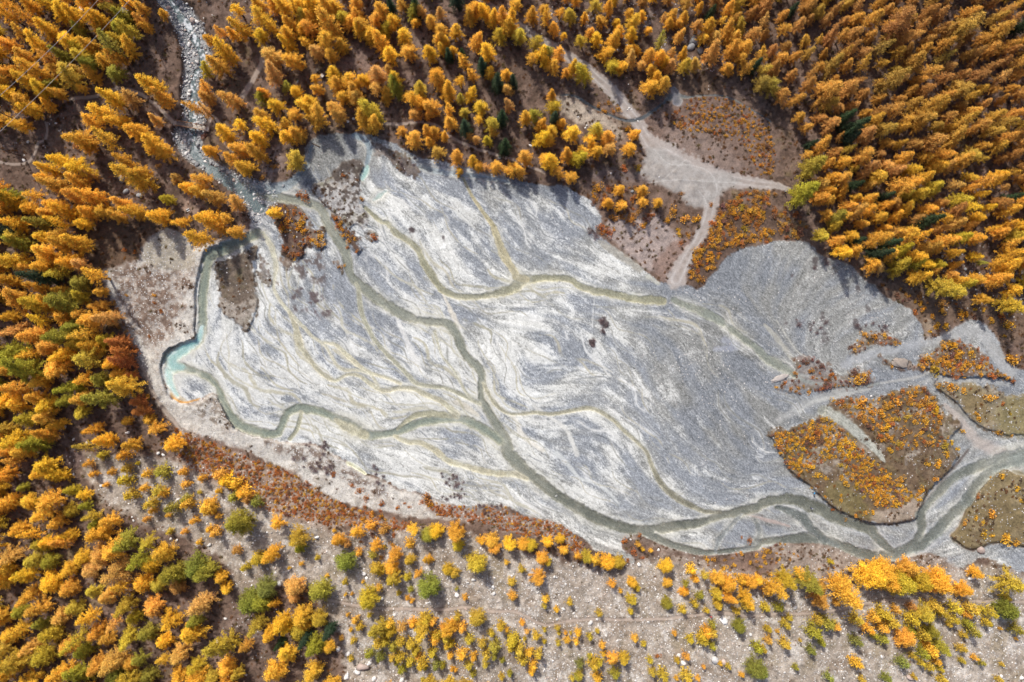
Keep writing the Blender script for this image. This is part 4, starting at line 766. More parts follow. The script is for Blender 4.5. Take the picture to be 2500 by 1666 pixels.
def shrub_mesh(seed, n=150, flat=.75):
    r = np.random.default_rng(seed); nl = r.integers(5, 9)
    cen = np.stack([r.normal(0,.38,nl), r.normal(0,.38,nl), np.zeros(nl)], 1); cr = r.uniform(.4,.75,nl)
    w = r.integers(0, nl, n); d = unit(r.normal(0,1,(n,3))+np.array([0,0,.5])); d[:,2] = np.abs(d[:,2])
    rad = r.uniform(.55,1.0,n)**.5
    c = cen[w]+d*(cr[w]*rad)[:,None]*np.array([1,1,flat*1.25]); c[:,2] += .08
    a = unit(d+r.normal(0,.8,(n,3))); u = unit(np.cross(a, r.normal(0,1,(n,3))))
    v, f = quads(c, a, u, r.uniform(.22,.42,n), r.uniform(.13,.24,n))
    st = [((0,0,0), (cen[i][0], cen[i][1], cr[i]*.8), .03, .01, 3) for i in range(nl)]
    tv, tf = tubes(st)
    me = mk_mesh('shrub', np.vstack([v, tv]), np.vstack([f, tf+len(v)]), (M_shrub, M_twig), fmat=np.r_[np.zeros(len(f)), np.ones(len(tf))])
    attr(me, 'hgt', np.r_[np.repeat(np.clip(c[:,2]/.8,0,1),4), np.zeros(len(tv))]); attr(me, 'var', np.r_[np.repeat(r.uniform(0,1,n),4), np.zeros(len(tv))])
    return me
def bare_mesh(seed, n=46):
    r = np.random.default_rng(seed); st = []
    for i in range(n):
        p0 = np.r_[r.normal(0,.3,2), 0]; d = np.r_[r.normal(0,.5,2), r.uniform(.4,1.0)]
        p1 = p0+d*r.uniform(.5,1.0); st.append((p0, p1, .035, .02, 3))
        for _ in range(2): st.append((p0+(p1-p0)*r.uniform(.4,.9), p1+r.normal(0,.3,3)*np.array([1,1,.5]), .02, .01, 3))
    v, f = tubes(st); v[:,2] = np.abs(v[:,2]); return mk_mesh('bare_shrub', v, f, (M_twig,))
def ico(sub):
    import bmesh
    bm = bmesh.new(); bmesh.ops.create_icosphere(bm, subdivisions=sub, radius=1); v = np.array([p.co[:] for p in bm.verts]); f = np.array([[q.index for q in a.verts] for a in bm.faces]); bm.free(); return v, f
def rock_mesh(seed, sub=2, flat=.62, cuts=11):
    r = np.random.default_rng(seed); v, f = ico(sub); d = unit(r.normal(0,1,(cuts,3))); h = r.uniform(.55,.95,cuts)
    p = v@d.T; v = v*(1+.06*np.sin(v@r.normal(0,9,3)+v@r.normal(0,5,3))+.04*np.sin(v@r.normal(0,17,3)))[:,None] if sub > 2 else v; s = np.where(p > .05, h/np.maximum(p, .05), 9).min(1); s = np.minimum(s, 1.0)*(1+(.05*np.round(2*np.sin(v@np.array([2.,7.,5.])))+.035*r.normal(0,1,len(v)) if sub > 2 else 0))
    v = v*s[:,None]*(1+r.normal(0,.03,len(v)))[:,None]*np.array([1.0, r.uniform(.65,.95), flat]); v[:,2] += flat*.35
    return mk_mesh('boulder', v, f, (M_rock,))
LARCH = [conifer(11,15,2.75,84,.14,.62,1), conifer(12,15,2.6,92,.18,.78,1,.12), conifer(13,15,2.8,80,.12,.52,1,.15), conifer(14,15,2.5,96,.16,.72,2,.1), conifer(15,15,2.8,74,.20,.56,1,.22), conifer(16,15,2.7,88,.12,.66,1.5,.1), conifer(17,15,2.3,58,.24,.8,2,.2,k=10), conifer(18,15,3.0,62,.2,.62,1.5,.25,k=12)]
BROAD = [conifer(21,11,2.9,84,.12,.5,1,.15,spread=.26), conifer(22,11,2.8,90,.10,.55,1,.1,spread=.26)]
SPRUCE = [conifer(31,14,2.2,110,.06,.85,.5,0,(.38,.14),13,.5,.1,M_spruce,1.15), conifer(32,14,2.3,104,.05,.8,.5,.1,(.45,.16),10,.5,.1,M_spruce,1.15)]
SAPL = [conifer(41,4.5,1.3,42,.08,.7,1,.15,(.40,.17),6,.2,.2), conifer(42,4.5,1.25,46,.06,.6,1,.1,(.40,.17),6,.2,.2), conifer(43,4.5,1.35,38,.1,.75,1,.25,(.40,.17),6,.2,.2)]
SHRUB = [shrub_mesh(51+i, 150+10*i) for i in range(4)]
BARE = [bare_mesh(61+i) for i in range(3)]
ROCK = [rock_mesh(71+i) for i in range(6)]
STONE = [rock_mesh(81+i, 1, .6, 8) for i in range(4)]

TINT = {k: np.array(v) for k, v in dict(
 y=(.80,.50,.050), o=(.74,.41,.058), a=(.66,.38,.115), b=(.48,.245,.08), g=(.36,.315,.042), g2=(.55,.40,.048), G=(.25,.255,.048), d=(.045,.070,.032), r=(.55,.215,.058), p=(.30,.16,.11)).items()}
WORD = dict(y='golden yellow', o='orange', a='pale amber', b='rusty brown', g='olive green', g2='olive gold', G='green', d='dark green', r='rust red', p='faded pinkish')
def tint_of(c, r):
    t = TINT[c]; j = TINT[r.choice(list('yo'))] if c in 'yoab' else t
    t = t*.78+j*.22 if c in 'yoab' else t
    return t*r.uniform(.86,1.12)*np.array([1, r.uniform(.93,1.08), r.uniform(.8,1.25)])

# ------------------------------------------------------------------ single trees in image coordinates: zoomed tile, then x y width colour
TREES = {
(0,0): "330 30 130 y;500 110 140 y;620 110 130 y;690 130 110 y;880 30 110 y;960 60 100 o;60 110 120 o;210 140 130 o;330 210 140 y;130 230 120 o;440 270 130 y;550 215 105 g;660 190 100 y;800 190 110 g;890 210 130 g2;980 150 90 o;1000 180 80 o;740 320 180 g;240 320 130 y;60 300 120 o;160 390 120 o;320 400 130 o;540 380 130 g2;430 380 100 g;620 420 120 g;700 430 110 o;60 470 120 o;270 490 140 o;450 540 170 g2;190 560 140 y;60 640 140 y;270 620 140 y;120 720 150 o;220 740 120 y;40 800 110 o;150 850 110 o;520 300 110 g2;400 640 90 o;560 30 120 o;760 40 100 g2;200 40 120 o;60 30 120 o;800 260 90 g2;640 520 100 o;"
 "780 680 140 y;900 690 130 a;1050 590 150 y;1120 680 130 o;720 770 150 y;640 850 130 o;820 820 130 o;950 895 150 o;1070 830 90 a;1040 1000 160 y;1110 1040 130 o;740 970 160 y;550 940 160 y;600 1000 120 o;870 1110 140 o;950 1220 170 y;960 1170 120 o;420 1100 140 y;530 1130 150 y;340 1160 110 y;290 1210 100 y;380 1270 140 o;530 1240 140 o;610 1190 110 a;220 1330 100 o;60 1330 130 g;630 1350 150 o;390 1400 120 o;100 1390 120 y;200 1420 110 o;470 1450 130 y;300 1460 110 o;600 1460 120 o;690 1440 120 o;860 1410 130 o;930 1440 130 y;800 1480 110 o;1090 1470 140 o;120 1520 130 y;280 1520 110 g;420 1530 120 y;560 1530 110 y;1150 1360 90 g2;1200 1230 90 a;1390 1220 120 o;1290 1290 110 y;1370 1310 130 o;1480 1350 130 a;1600 1400 110 a;1440 1500 160 y;1530 1490 120 o;1240 1510 80 o;1440 1030 110 o;"
 "1110 95 75 o;1520 220 75 o;1450 280 90 o;1400 490 90 g2;1390 600 115 o;1420 670 110 a;1340 740 115 o;1410 770 100 a;1520 360 135 y;1500 450 140 o;1570 390 110 y;1620 60 130 y;1600 240 90 o;1660 200 130 o;1600 680 120 a;1630 850 130 y;1540 920 130 y;1650 1010 130 o;1680 1140 130 y;1600 1080 100 o",
(1,0): "60 130 130 y;30 40 120 o;130 40 115 o;200 30 140 y;270 70 120 y;350 40 100 y;420 50 130 y;500 40 120 o;560 40 110 y;330 120 110 g2;250 160 110 o;130 190 130 y;40 240 120 y;220 230 120 o;240 300 110 y;320 210 100 o;390 190 120 o;400 130 100 o;540 180 165 o;610 110 100 g2;370 290 110 o;480 280 150 y;430 360 120 a;600 320 110 o;520 370 110 o;140 390 150 a;270 400 150 o;130 520 140 a;215 600 100 g;285 620 110 y;55 680 100 g;150 720 130 y;70 640 90 o;60 780 100 o;100 850 130 y;200 850 120 o;260 770 110 o;370 690 130 y;400 760 130 y;430 820 140 o;300 920 130 o;40 950 130 y;220 930 120 o;40 1050 120 o;265 1110 140 g2;430 600 100 o;410 540 70 o;540 520 130 y;560 580 130 o;640 560 120 o;700 570 90 o;600 650 120 o;690 650 130 o;720 690 120 a;560 740 120 a;580 800 110 a;690 30 120 o;720 100 100 o;740 170 130 o;790 240 130 o;820 130 110 o;870 60 120 o;720 210 110 y;890 210 95 g2;960 140 105 o;950 190 80 o;890 300 130 y;930 370 130 y;1020 240 120 y;1050 330 130 o;920 470 80 a;830 510 150 a;770 540 120 y;840 590 130 a;980 610 120 g;975 560 110 y;1060 660 140 o;1130 610 120 g2;1150 690 120 o;1220 720 140 o;910 670 95 o;1100 770 110 a;820 770 150 g2;760 840 120 o;810 855 130 o;1190 800 60 o;1210 370 120 y;1240 510 130 o;1270 580 130 o;1330 640 130 o;1210 140 105 o;1270 195 115 o;1260 260 110 o;1300 285 80 y;1370 225 105 y;1360 345 85 o;1285 335 80 y;1100 145 85 o;1080 95 90 g;930 30 75 d;1105 45 90 d;1150 80 80 a;1020 30 85 o;1270 100 80 a;1440 430 115 y;1400 550 100 y;1500 520 110 o;1515 290 125 o;1600 350 130 y;1490 60 130 o;1570 80 130 y;1630 140 110 o;1700 130 120 o;1730 200 120 y;1690 260 110 g2;1480 130 110 o;1330 375 75 d;1420 370 65 d;1560 445 90 d;1610 500 90 y;1660 560 105 d;1720 510 110 o;1770 560 80 d;1740 600 100 a;1480 660 90 y;1410 680 70 g2;1335 770 110 y;1350 845 110 o;1440 765 90 g2;1550 725 115 y;1540 810 100 y;1620 840 115 g2;1445 870 105 d;1690 805 95 d;1640 910 85 o;1480 940 80 a;1520 950 70 a;1600 965 80 g2;1710 1000 105 d;1750 720 90 a;1010 890 85 o;1090 960 140 o;1185 910 90 o;1240 920 90 o;1300 940 70 o;1210 975 85 o;1270 1035 105 a;1385 1080 115 o;1405 1165 60 o;1490 1110 85 o;1535 1135 85 o;1580 1140 65 a;1650 1140 105 o;1750 1160 115 o;140 1445 105 y;310 30 110 o;650 170 110 o",
(2,0): "30 170 110 y;70 240 120 g2;180 300 110 g2;220 370 120 y;160 390 110 o;290 350 105 g;340 390 110 o;260 430 90 y;320 470 100 o;440 480 100 o;530 500 125 g2;400 500 80 o;40 20 100 o;160 110 110 o;240 50 80 o;260 130 110 o;320 200 90 o;380 240 60 y;430 110 110 g2;510 280 120 g2;610 280 100 y;560 220 80 o;590 30 110 g2;690 60 90 o;720 290 125 o;760 230 90 o;650 370 110 o;720 430 115 g2;770 450 110 o;850 150 110 y;850 250 100 y;920 120 80 o;830 80 80 o;830 330 80 o;890 340 70 o;850 420 90 a;920 440 80 a;1040 300 110 g;970 370 110 o;1040 380 110 o;1080 420 90 o;990 470 100 o;1110 460 105 a;1200 460 105 g2;1200 380 80 o;1130 370 70 a;1290 440 100 a;980 590 150 o;1070 570 120 o;1020 520 100 o;1120 100 90 o;1110 160 90 o;1170 150 90 o;1210 120 80 o;1060 130 60 a;1300 170 90 a;1380 190 110 o;1390 85 70 d;1310 60 70 o;1420 260 110 a;1510 230 110 o;1560 270 110 o;1600 190 90 g2;1680 230 110 a;1620 320 130 o;1530 350 130 o;1400 380 140 a;1510 460 110 o;1620 480 110 o;1690 450 85 d;1740 470 120 g2;1750 580 120 g;1740 390 120 o;1580 40 100 g2;1500 70 90 o;1660 100 90 b;1760 60 120 b;1760 160 100 a;"
 "300 660 80 o;300 735 110 g2;190 780 105 g;320 795 75 d;120 810 110 y;220 860 100 o;300 890 100 y;360 840 80 o;440 905 145 y;220 960 115 y;285 960 90 y;570 950 110 y;620 900 120 g2;680 950 130 o;590 890 90 g2;610 1030 115 o;690 1010 110 a;520 1040 110 o;410 1070 110 o;460 1090 120 g2;440 1210 105 o;300 1110 135 y;250 1080 100 o;340 1170 95 o;120 1080 130 o;30 1150 80 o;90 1190 90 o;20 720 90 o;30 560 90 o;25 580 75 d;860 920 90 o;830 1010 110 o;760 1295 90 o;920 1310 105 o;780 1395 90 o;690 1390 90 o;930 1385 105 o;1030 1380 80 o",
(3,0): "950 180 180 b;740 140 120 y;880 560 150 g;790 330 130 g;480 470 110 g;70 570 140 g;1350 170 150 g2;1440 160 140 g2;1610 230 150 y;1230 400 110 g;1040 440 160 o;1350 600 150 g2;1580 880 130 g2;1360 850 150 y;1200 870 100 g2;340 1150 165 g;280 1330 175 g;400 1340 130 o;560 1220 115 o;520 1500 120 g;450 1460 100 o;430 610 170 o;600 600 150 a;640 870 130 d;620 945 90 d;340 980 65 d;640 1260 75 d;850 1340 75 d;1140 1510 120 d;1700 1360 90 d;700 450 120 y;960 1100 120 o;1140 740 150 y;1230 1050 120 o;1170 960 140 a;1320 970 130 o;720 930 140 a;480 840 110 a;920 760 150 o;1080 780 130 g2;1680 1450 110 o;460 1120 90 o;560 1100 110 y;700 1080 130 o;800 1210 130 y;930 1270 150 o;1110 1220 110 y;1200 1120 130 y;1500 1240 140 o;1600 1230 130 y;1380 1100 130 o;1330 1370 120 g2;1420 1400 130 y;1180 1290 120 g2;660 1350 90 o;740 1370 100 o;840 1400 90 o;580 1400 90 o;730 1450 100 o;560 1480 90 o;1130 1430 110 o;1230 1480 100 o;680 1530 90 o;210 70 70 d",
(0,1): "60 100 150 g2;150 130 130 g;300 200 170 y;420 50 110 o;430 140 130 y;480 240 140 o;310 270 140 y;540 280 130 a;100 250 150 y;270 420 100 o;530 390 150 g;420 440 80 o;450 540 180 g;550 500 120 g2;130 540 170 o;60 620 110 o;280 660 140 y;110 700 110 a;680 460 90 o;690 540 90 o;640 640 170 o;740 630 130 a;510 690 130 g;440 650 120 o;400 760 165 g;540 810 130 g2;720 790 130 g2;820 800 115 r;840 880 120 r;860 940 110 r;80 860 180 g;600 930 170 g2;360 960 170 o;170 1020 200 g;580 1040 110 y;690 1060 140 g;500 1100 130 g;840 1110 170 y;690 1190 170 g;560 1180 130 o;450 1190 100 g;540 1270 110 g2;100 1130 130 o;250 1180 130 o;300 1230 150 y;120 1240 140 y;210 1330 150 g2;300 1320 140 o;250 1490 160 g;120 1450 150 y;650 1380 90 o;860 1340 80 o;1000 1330 90 o;1060 1380 110 o;900 1030 85 r;960 1210 95 r;990 1270 100 r;900 1500 115 o;1180 1490 140 o;720 1480 120 y;600 1520 110 g2;1380 90 140 y;1500 20 110 o;1610 40 110 o;270 350 140 d;60 380 120 o;40 990 110 o;30 1180 120 y;400 1360 100 o;320 1440 130 o;60 1540 130 o",
(0,2): "310 90 180 y;270 130 120 y;150 240 80 g;500 260 100 g2;590 280 90 y;460 390 110 g2;590 370 80 g;650 430 120 g2;750 470 130 o;640 490 90 g;850 600 160 g;660 560 150 o;1000 620 110 g2;940 720 130 g;1100 710 150 y;1010 790 120 y;800 790 180 a;1310 780 180 G;1170 850 160 g;1420 800 160 g;1500 850 110 y;1530 930 90 y;1060 920 120 g2;1190 930 120 b;1380 1030 170 a;1040 1040 150 o;1150 1130 150 y;1300 1240 170 y;1330 1160 110 g;1550 1320 170 g2;1530 1470 140 y;1690 1310 90 o;1640 490 210 g;1420 370 130 o;1710 1020 190 G;1760 1160 130 g2;340 620 120 y;290 640 120 g2;480 560 110 y;230 560 120 y;120 520 130 o;390 470 120 o;540 720 120 y;430 620 110 o;60 690 140 a;220 740 130 g2;310 760 120 g;460 790 120 y;600 800 130 a;200 960 130 o;440 930 130 o;640 960 120 g2;740 990 130 a;860 1030 130 g2;500 1080 120 g2;400 1120 130 a;620 1110 120 y;780 1150 120 a;910 1130 100 g2;140 1200 120 y;280 1180 110 g;640 1230 120 o;720 1290 110 o;860 1250 120 g2;990 1260 130 g;1100 1310 120 y;330 1260 140 g2;110 1440 180 g2;260 1420 150 g2;540 1380 120 g;560 1520 150 g;660 1450 140 o;760 1530 120 G;880 1460 110 o;960 1420 110 g;1010 1530 120 g;1120 1420 120 y;1350 1440 130 g2;1440 1530 110 g2;1200 1530 120 o;1620 1510 100 g2;40 140 130 o;60 330 130 o;180 350 120 y;90 60 120 o",
(1,2): "290 560 150 g2;310 650 80 g;600 760 155 G;160 490 110 o;120 690 130 o;580 600 105 o;720 540 100 o;830 620 90 o;830 800 110 g2;930 790 115 o;965 690 110 o;960 870 110 g2;1070 730 90 g2;1130 820 80 o;1190 560 115 g;1250 540 115 y;1080 520 115 y;1370 540 140 o;1390 650 95 g2;1545 600 70 o;1620 605 105 o;1640 660 95 o;1740 620 110 y;1505 770 155 g2;1200 730 70 o;1320 800 85 g2;1370 825 75 g2;1200 940 170 G;450 960 160 g;770 1000 155 g2;60 930 150 G;30 1050 150 g;150 1030 65 y;250 930 150 a;320 1120 150 y;190 1150 130 y;110 1220 115 y;290 1250 140 g2;430 1140 120 g2;505 1225 90 d;345 1280 90 d;170 1315 65 d;420 1320 160 g;495 1345 100 o;240 1390 140 y;140 1520 160 y;400 1510 130 y;260 1000 90 a;230 1190 110 y;340 1200 100 y;880 1200 130 g2;935 1230 90 g2;1140 1180 130 g2;1350 1180 120 o;1530 1150 125 g2",
(2,2): "30 620 120 y;100 630 90 o;165 640 95 g2;270 610 95 y;360 600 75 y;380 665 80 o;240 740 100 o;210 840 120 o;480 710 80 o;535 700 95 g2;600 735 95 y;680 760 115 y;765 765 105 g2;850 890 80 o;840 1005 85 g2;1080 790 110 y;1100 900 75 o;1090 1030 90 g;1220 890 70 g;1210 960 75 o;1440 870 105 o;1430 960 95 g2;1440 1030 80 g2;1510 1000 90 o;1530 910 125 o;1620 980 105 o;1660 890 100 o;1720 880 95 o;1590 1190 95 G;1350 840 90 g2;1700 1490 140 G;795 1400 95 g2;725 1420 95 o",
(3,2): "160 860 145 g2;75 920 135 o;325 880 165 g;265 830 105 y;420 1010 125 b;565 930 200 o;760 870 200 y;860 810 190 o;970 920 190 g2;900 870 180 o;1090 900 160 g2;1010 800 170 o;1250 880 190 o;1390 950 115 o;1190 930 110 o;1710 890 180 g2;1120 1110 140 g2;1720 1100 160 G;1010 1290 145 o;1230 1320 110 g;1170 1240 110 g;410 920 100 b;1480 820 90 o",
}
SAPS = {
(0,2): "860 190 90 g2;900 280 105 g2;1030 340 90 g2;1090 255 105 g2;1110 120 110 g;840 10 90 o;1180 380 95 g;1120 270 70 o;990 240 60 o;1270 210 70 o;1270 310 70 g;1280 350 90 o;1420 370 110 o;860 110 70 g2;640 140 60 o;1040 390 60 o;600 70 60 o;1250 130 70 o;1150 430 40 o;1000 450 50 o;1260 540 50 o;1160 535 50 g2;1330 460 60 o;1480 540 80 o;1620 660 70 b;1380 170 60 o;1550 180 110 y;1500 150 90 o;1610 210 100 o;1670 260 110 o;1750 340 80 G;1680 780 60 g2;1750 720 90 g2;1430 520 60 o;1360 610 45 y;720 220 40 o;1690 310 80 b;1590 300 80 g;700 10 70 g2",
(1,2): "30 720 90 g2;90 700 60 o;640 620 60 b;720 680 60 o;800 500 80 o;890 520 80 b;810 700 70 g;870 800 80 g2;1060 620 80 o;1050 850 60 g2;550 530 30 o;435 715 40 g2;620 880 50 g2;500 840 30 y;325 760 35 o;240 790 25 y;745 880 25 o;1385 930 30 g;1440 985 45 o;855 920 50 o;1070 930 45 g;1050 990 40 o;1080 1010 35 o;990 960 40 g2;790 1110 40 g2;640 1105 30 o;690 1140 60 o;725 1190 60 g2;625 970 25 y;670 965 25 o;660 1210 30 o;595 1270 35 o;680 1285 50 g2;665 1405 45 g2;805 1230 50 g;860 1290 95 g2;900 1290 70 g2;950 1320 80 g;930 1165 60 y;790 1375 70 g;865 1385 75 G;1000 1290 70 g2;1010 1190 80 a;1080 1160 70 o;1170 1130 90 g2;1250 1250 80 g2;1070 1300 80 g2;1100 1350 70 g2;1420 1190 70 o;1470 1270 70 g2;1560 1300 70 g2;1420 1370 90 o;1240 1270 80 o;1650 1320 90 g;1690 1180 70 g2;1625 1230 55 g2;1775 1270 80 g2;1590 1380 80 g2;1500 1390 60 o;1250 1450 70 G;1010 1480 70 g;1070 1430 75 g2;1150 1430 95 g2;1220 1360 70 g2;940 1400 55 g2;1000 1400 80 g2;970 1440 35 g;1290 1450 50 g;1320 1320 60 g2;1340 1390 50 o;1170 1470 40 g;1500 1510 50 g;1470 1450 60 g2;1640 1390 50 g;1580 1450 50 g2;1355 1475 35 o;1380 1485 30 o;1520 1120 60 g2;1220 1150 70 o;1390 1120 60 g2;1760 880 50 g2;1770 980 55 o;1725 750 40 y;1120 1390 50 o;1730 1210 40 y;1690 1530 50 g2;1750 1500 35 g;1150 1550 30 g;1700 1420 40 g;1310 1260 70 g2;1350 1300 60 g2;1290 1190 50 o",
(2,2): "90 795 60 g2;275 745 55 g2;710 890 60 o;880 920 55 g2;30 880 60 g2;30 980 65 o;260 1000 55 y;250 1045 40 g2;420 1020 55 g2;330 1070 42 y;622 1100 55 g2;840 1085 45 g2;770 945 35 y;1190 1072 65 g2;1250 800 75 y;1280 865 55 o;1310 970 65 g;1280 1030 60 g2;1360 1075 45 g2;1590 870 70 o;1560 1080 60 g2;1630 1030 90 g2;1770 940 80 o;1755 1055 60 g2;1400 1170 60 g;1360 1230 85 o;1400 1230 70 g2;1320 1250 75 g2;1340 1290 80 g2;1400 1320 60 g;1245 1270 60 g2;1710 1330 85 g;730 1500 80 g;580 1440 90 g2;622 1430 65 g2;490 1440 65 G;560 1390 40 g;490 1520 60 g2;610 1530 75 y;648 1315 50 y;652 1375 40 y;30 1280 85 g2;20 1330 70 g2;70 1340 90 g2;145 1360 65 o;205 1370 75 g2;100 1420 85 g2;170 1450 65 y;160 1490 55 y;190 1250 70 g2;95 1160 45 o;340 1200 42 g2;480 1230 55 y;408 1280 55 y;468 1292 50 y;562 1258 50 g2;345 1300 45 g2;252 1210 35 g2;130 1222 40 a;868 1268 55 o;925 1310 40 g2;970 1420 50 g2;1025 1390 50 r;1220 1388 55 o;1160 1420 45 g2;990 1500 60 g2;1055 1515 85 g2;1215 1525 95 g2;1300 1540 40 o;1450 1442 35 y;1150 1540 35 o;1340 1465 30 o;1505 1460 40 g2;1780 1200 50 g2;1600 1520 40 o;440 1540 40 g2;395 1230 28 o;610 1218 35 g2;115 1270 30 g2;350 1230 30 g2;250 1290 35 g2;480 1525 60 g;1780 1280 60 a;10 1510 40 g;935 1305 30 g2;1140 1235 40 o;430 1230 25 g2;795 605 55 r;865 675 50 r;890 630 40 o;922 662 30 y;978 670 32 y;820 735 35 r;900 565 40 r;920 720 35 r",
(3,2): "510 1020 55 o;1660 985 65 g2;640 1130 95 g2;830 1090 95 g2;880 1160 105 g2;760 1120 85 o;722 1200 75 o;830 1190 75 o;918 1070 60 o;1030 1130 105 g2;1190 1050 90 g2;1230 1100 75 g2;1320 1060 95 g2;1430 1070 100 g2;1405 1100 60 o;1550 1085 85 g2;1310 1145 75 g2;1450 1215 85 g;1405 1165 60 g;1540 1155 65 g2;1375 1245 50 g2;1740 1205 85 g;1095 1240 95 g2;1010 1210 65 g;1100 1370 85 g;1120 1300 60 o;1160 1355 95 o;1190 1415 65 o;1090 1432 55 g2;1150 1465 65 g2;1028 1388 45 g2;1220 1472 50 g2;640 1435 85 o;640 1285 80 G;825 1268 75 g;762 1245 55 g;962 1435 80 G;850 1532 70 G;340 1345 65 G;412 1298 55 g;460 1530 65 G;445 1165 115 g;360 1215 110 g;512 1185 60 o;385 1140 75 g2;162 1300 75 g2;160 1170 65 g2;120 1060 70 g;28 1060 55 g2;45 1280 42 o;40 1200 42 g2;262 1282 25 g2;10 1500 80 G;1370 1340 65 g2;1500 1432 52 g;1452 1400 42 o;1230 1545 65 g2;1370 1420 45 g2;228 1465 45 g;690 1550 50 g2;1040 1530 40 g2;1630 1200 25 o;1740 1270 25 o;1640 1445 30 g2;1620 1545 45 g2;190 1125 50 g2;110 1220 30 o;10 1340 50 g2;230 790 25 g2;470 745 40 g2;1030 1050 60 b;1280 1170 40 g2;560 860 60 o;1500 1060 40 g2",
}
TREES[(3,1)] = "410 60 115 g2;500 10 100 g2;500 110 105 o;560 170 125 y;640 180 115 o;630 60 95 y;660 110 80 d;790 100 135 o;880 120 95 d;1010 50 145 o;1080 90 115 o;890 190 130 o;960 180 110 g2;1050 210 125 o;1140 165 120 a;1200 160 95 o;1240 110 130 o;1310 190 90 o;1340 90 105 g2;1455 80 115 o;1460 210 85 y;1490 250 65 g;770 260 120 o;815 285 100 a;940 305 125 g2;1060 280 105 g;1140 260 95 y;1210 260 85 g2;1060 360 130 o;1320 280 75 o;1195 320 75 o;1740 70 120 g2;1700 140 110 o;1680 215 130 o;1600 275 110 o;1700 300 120 o;1230 410 155 g2;1310 385 110 y;1390 410 100 g2;1470 360 100 o;1540 390 85 o;1620 380 130 o;1730 440 120 o;1700 520 140 g2;1510 500 90 o;1350 490 75 o;1300 340 80 a"
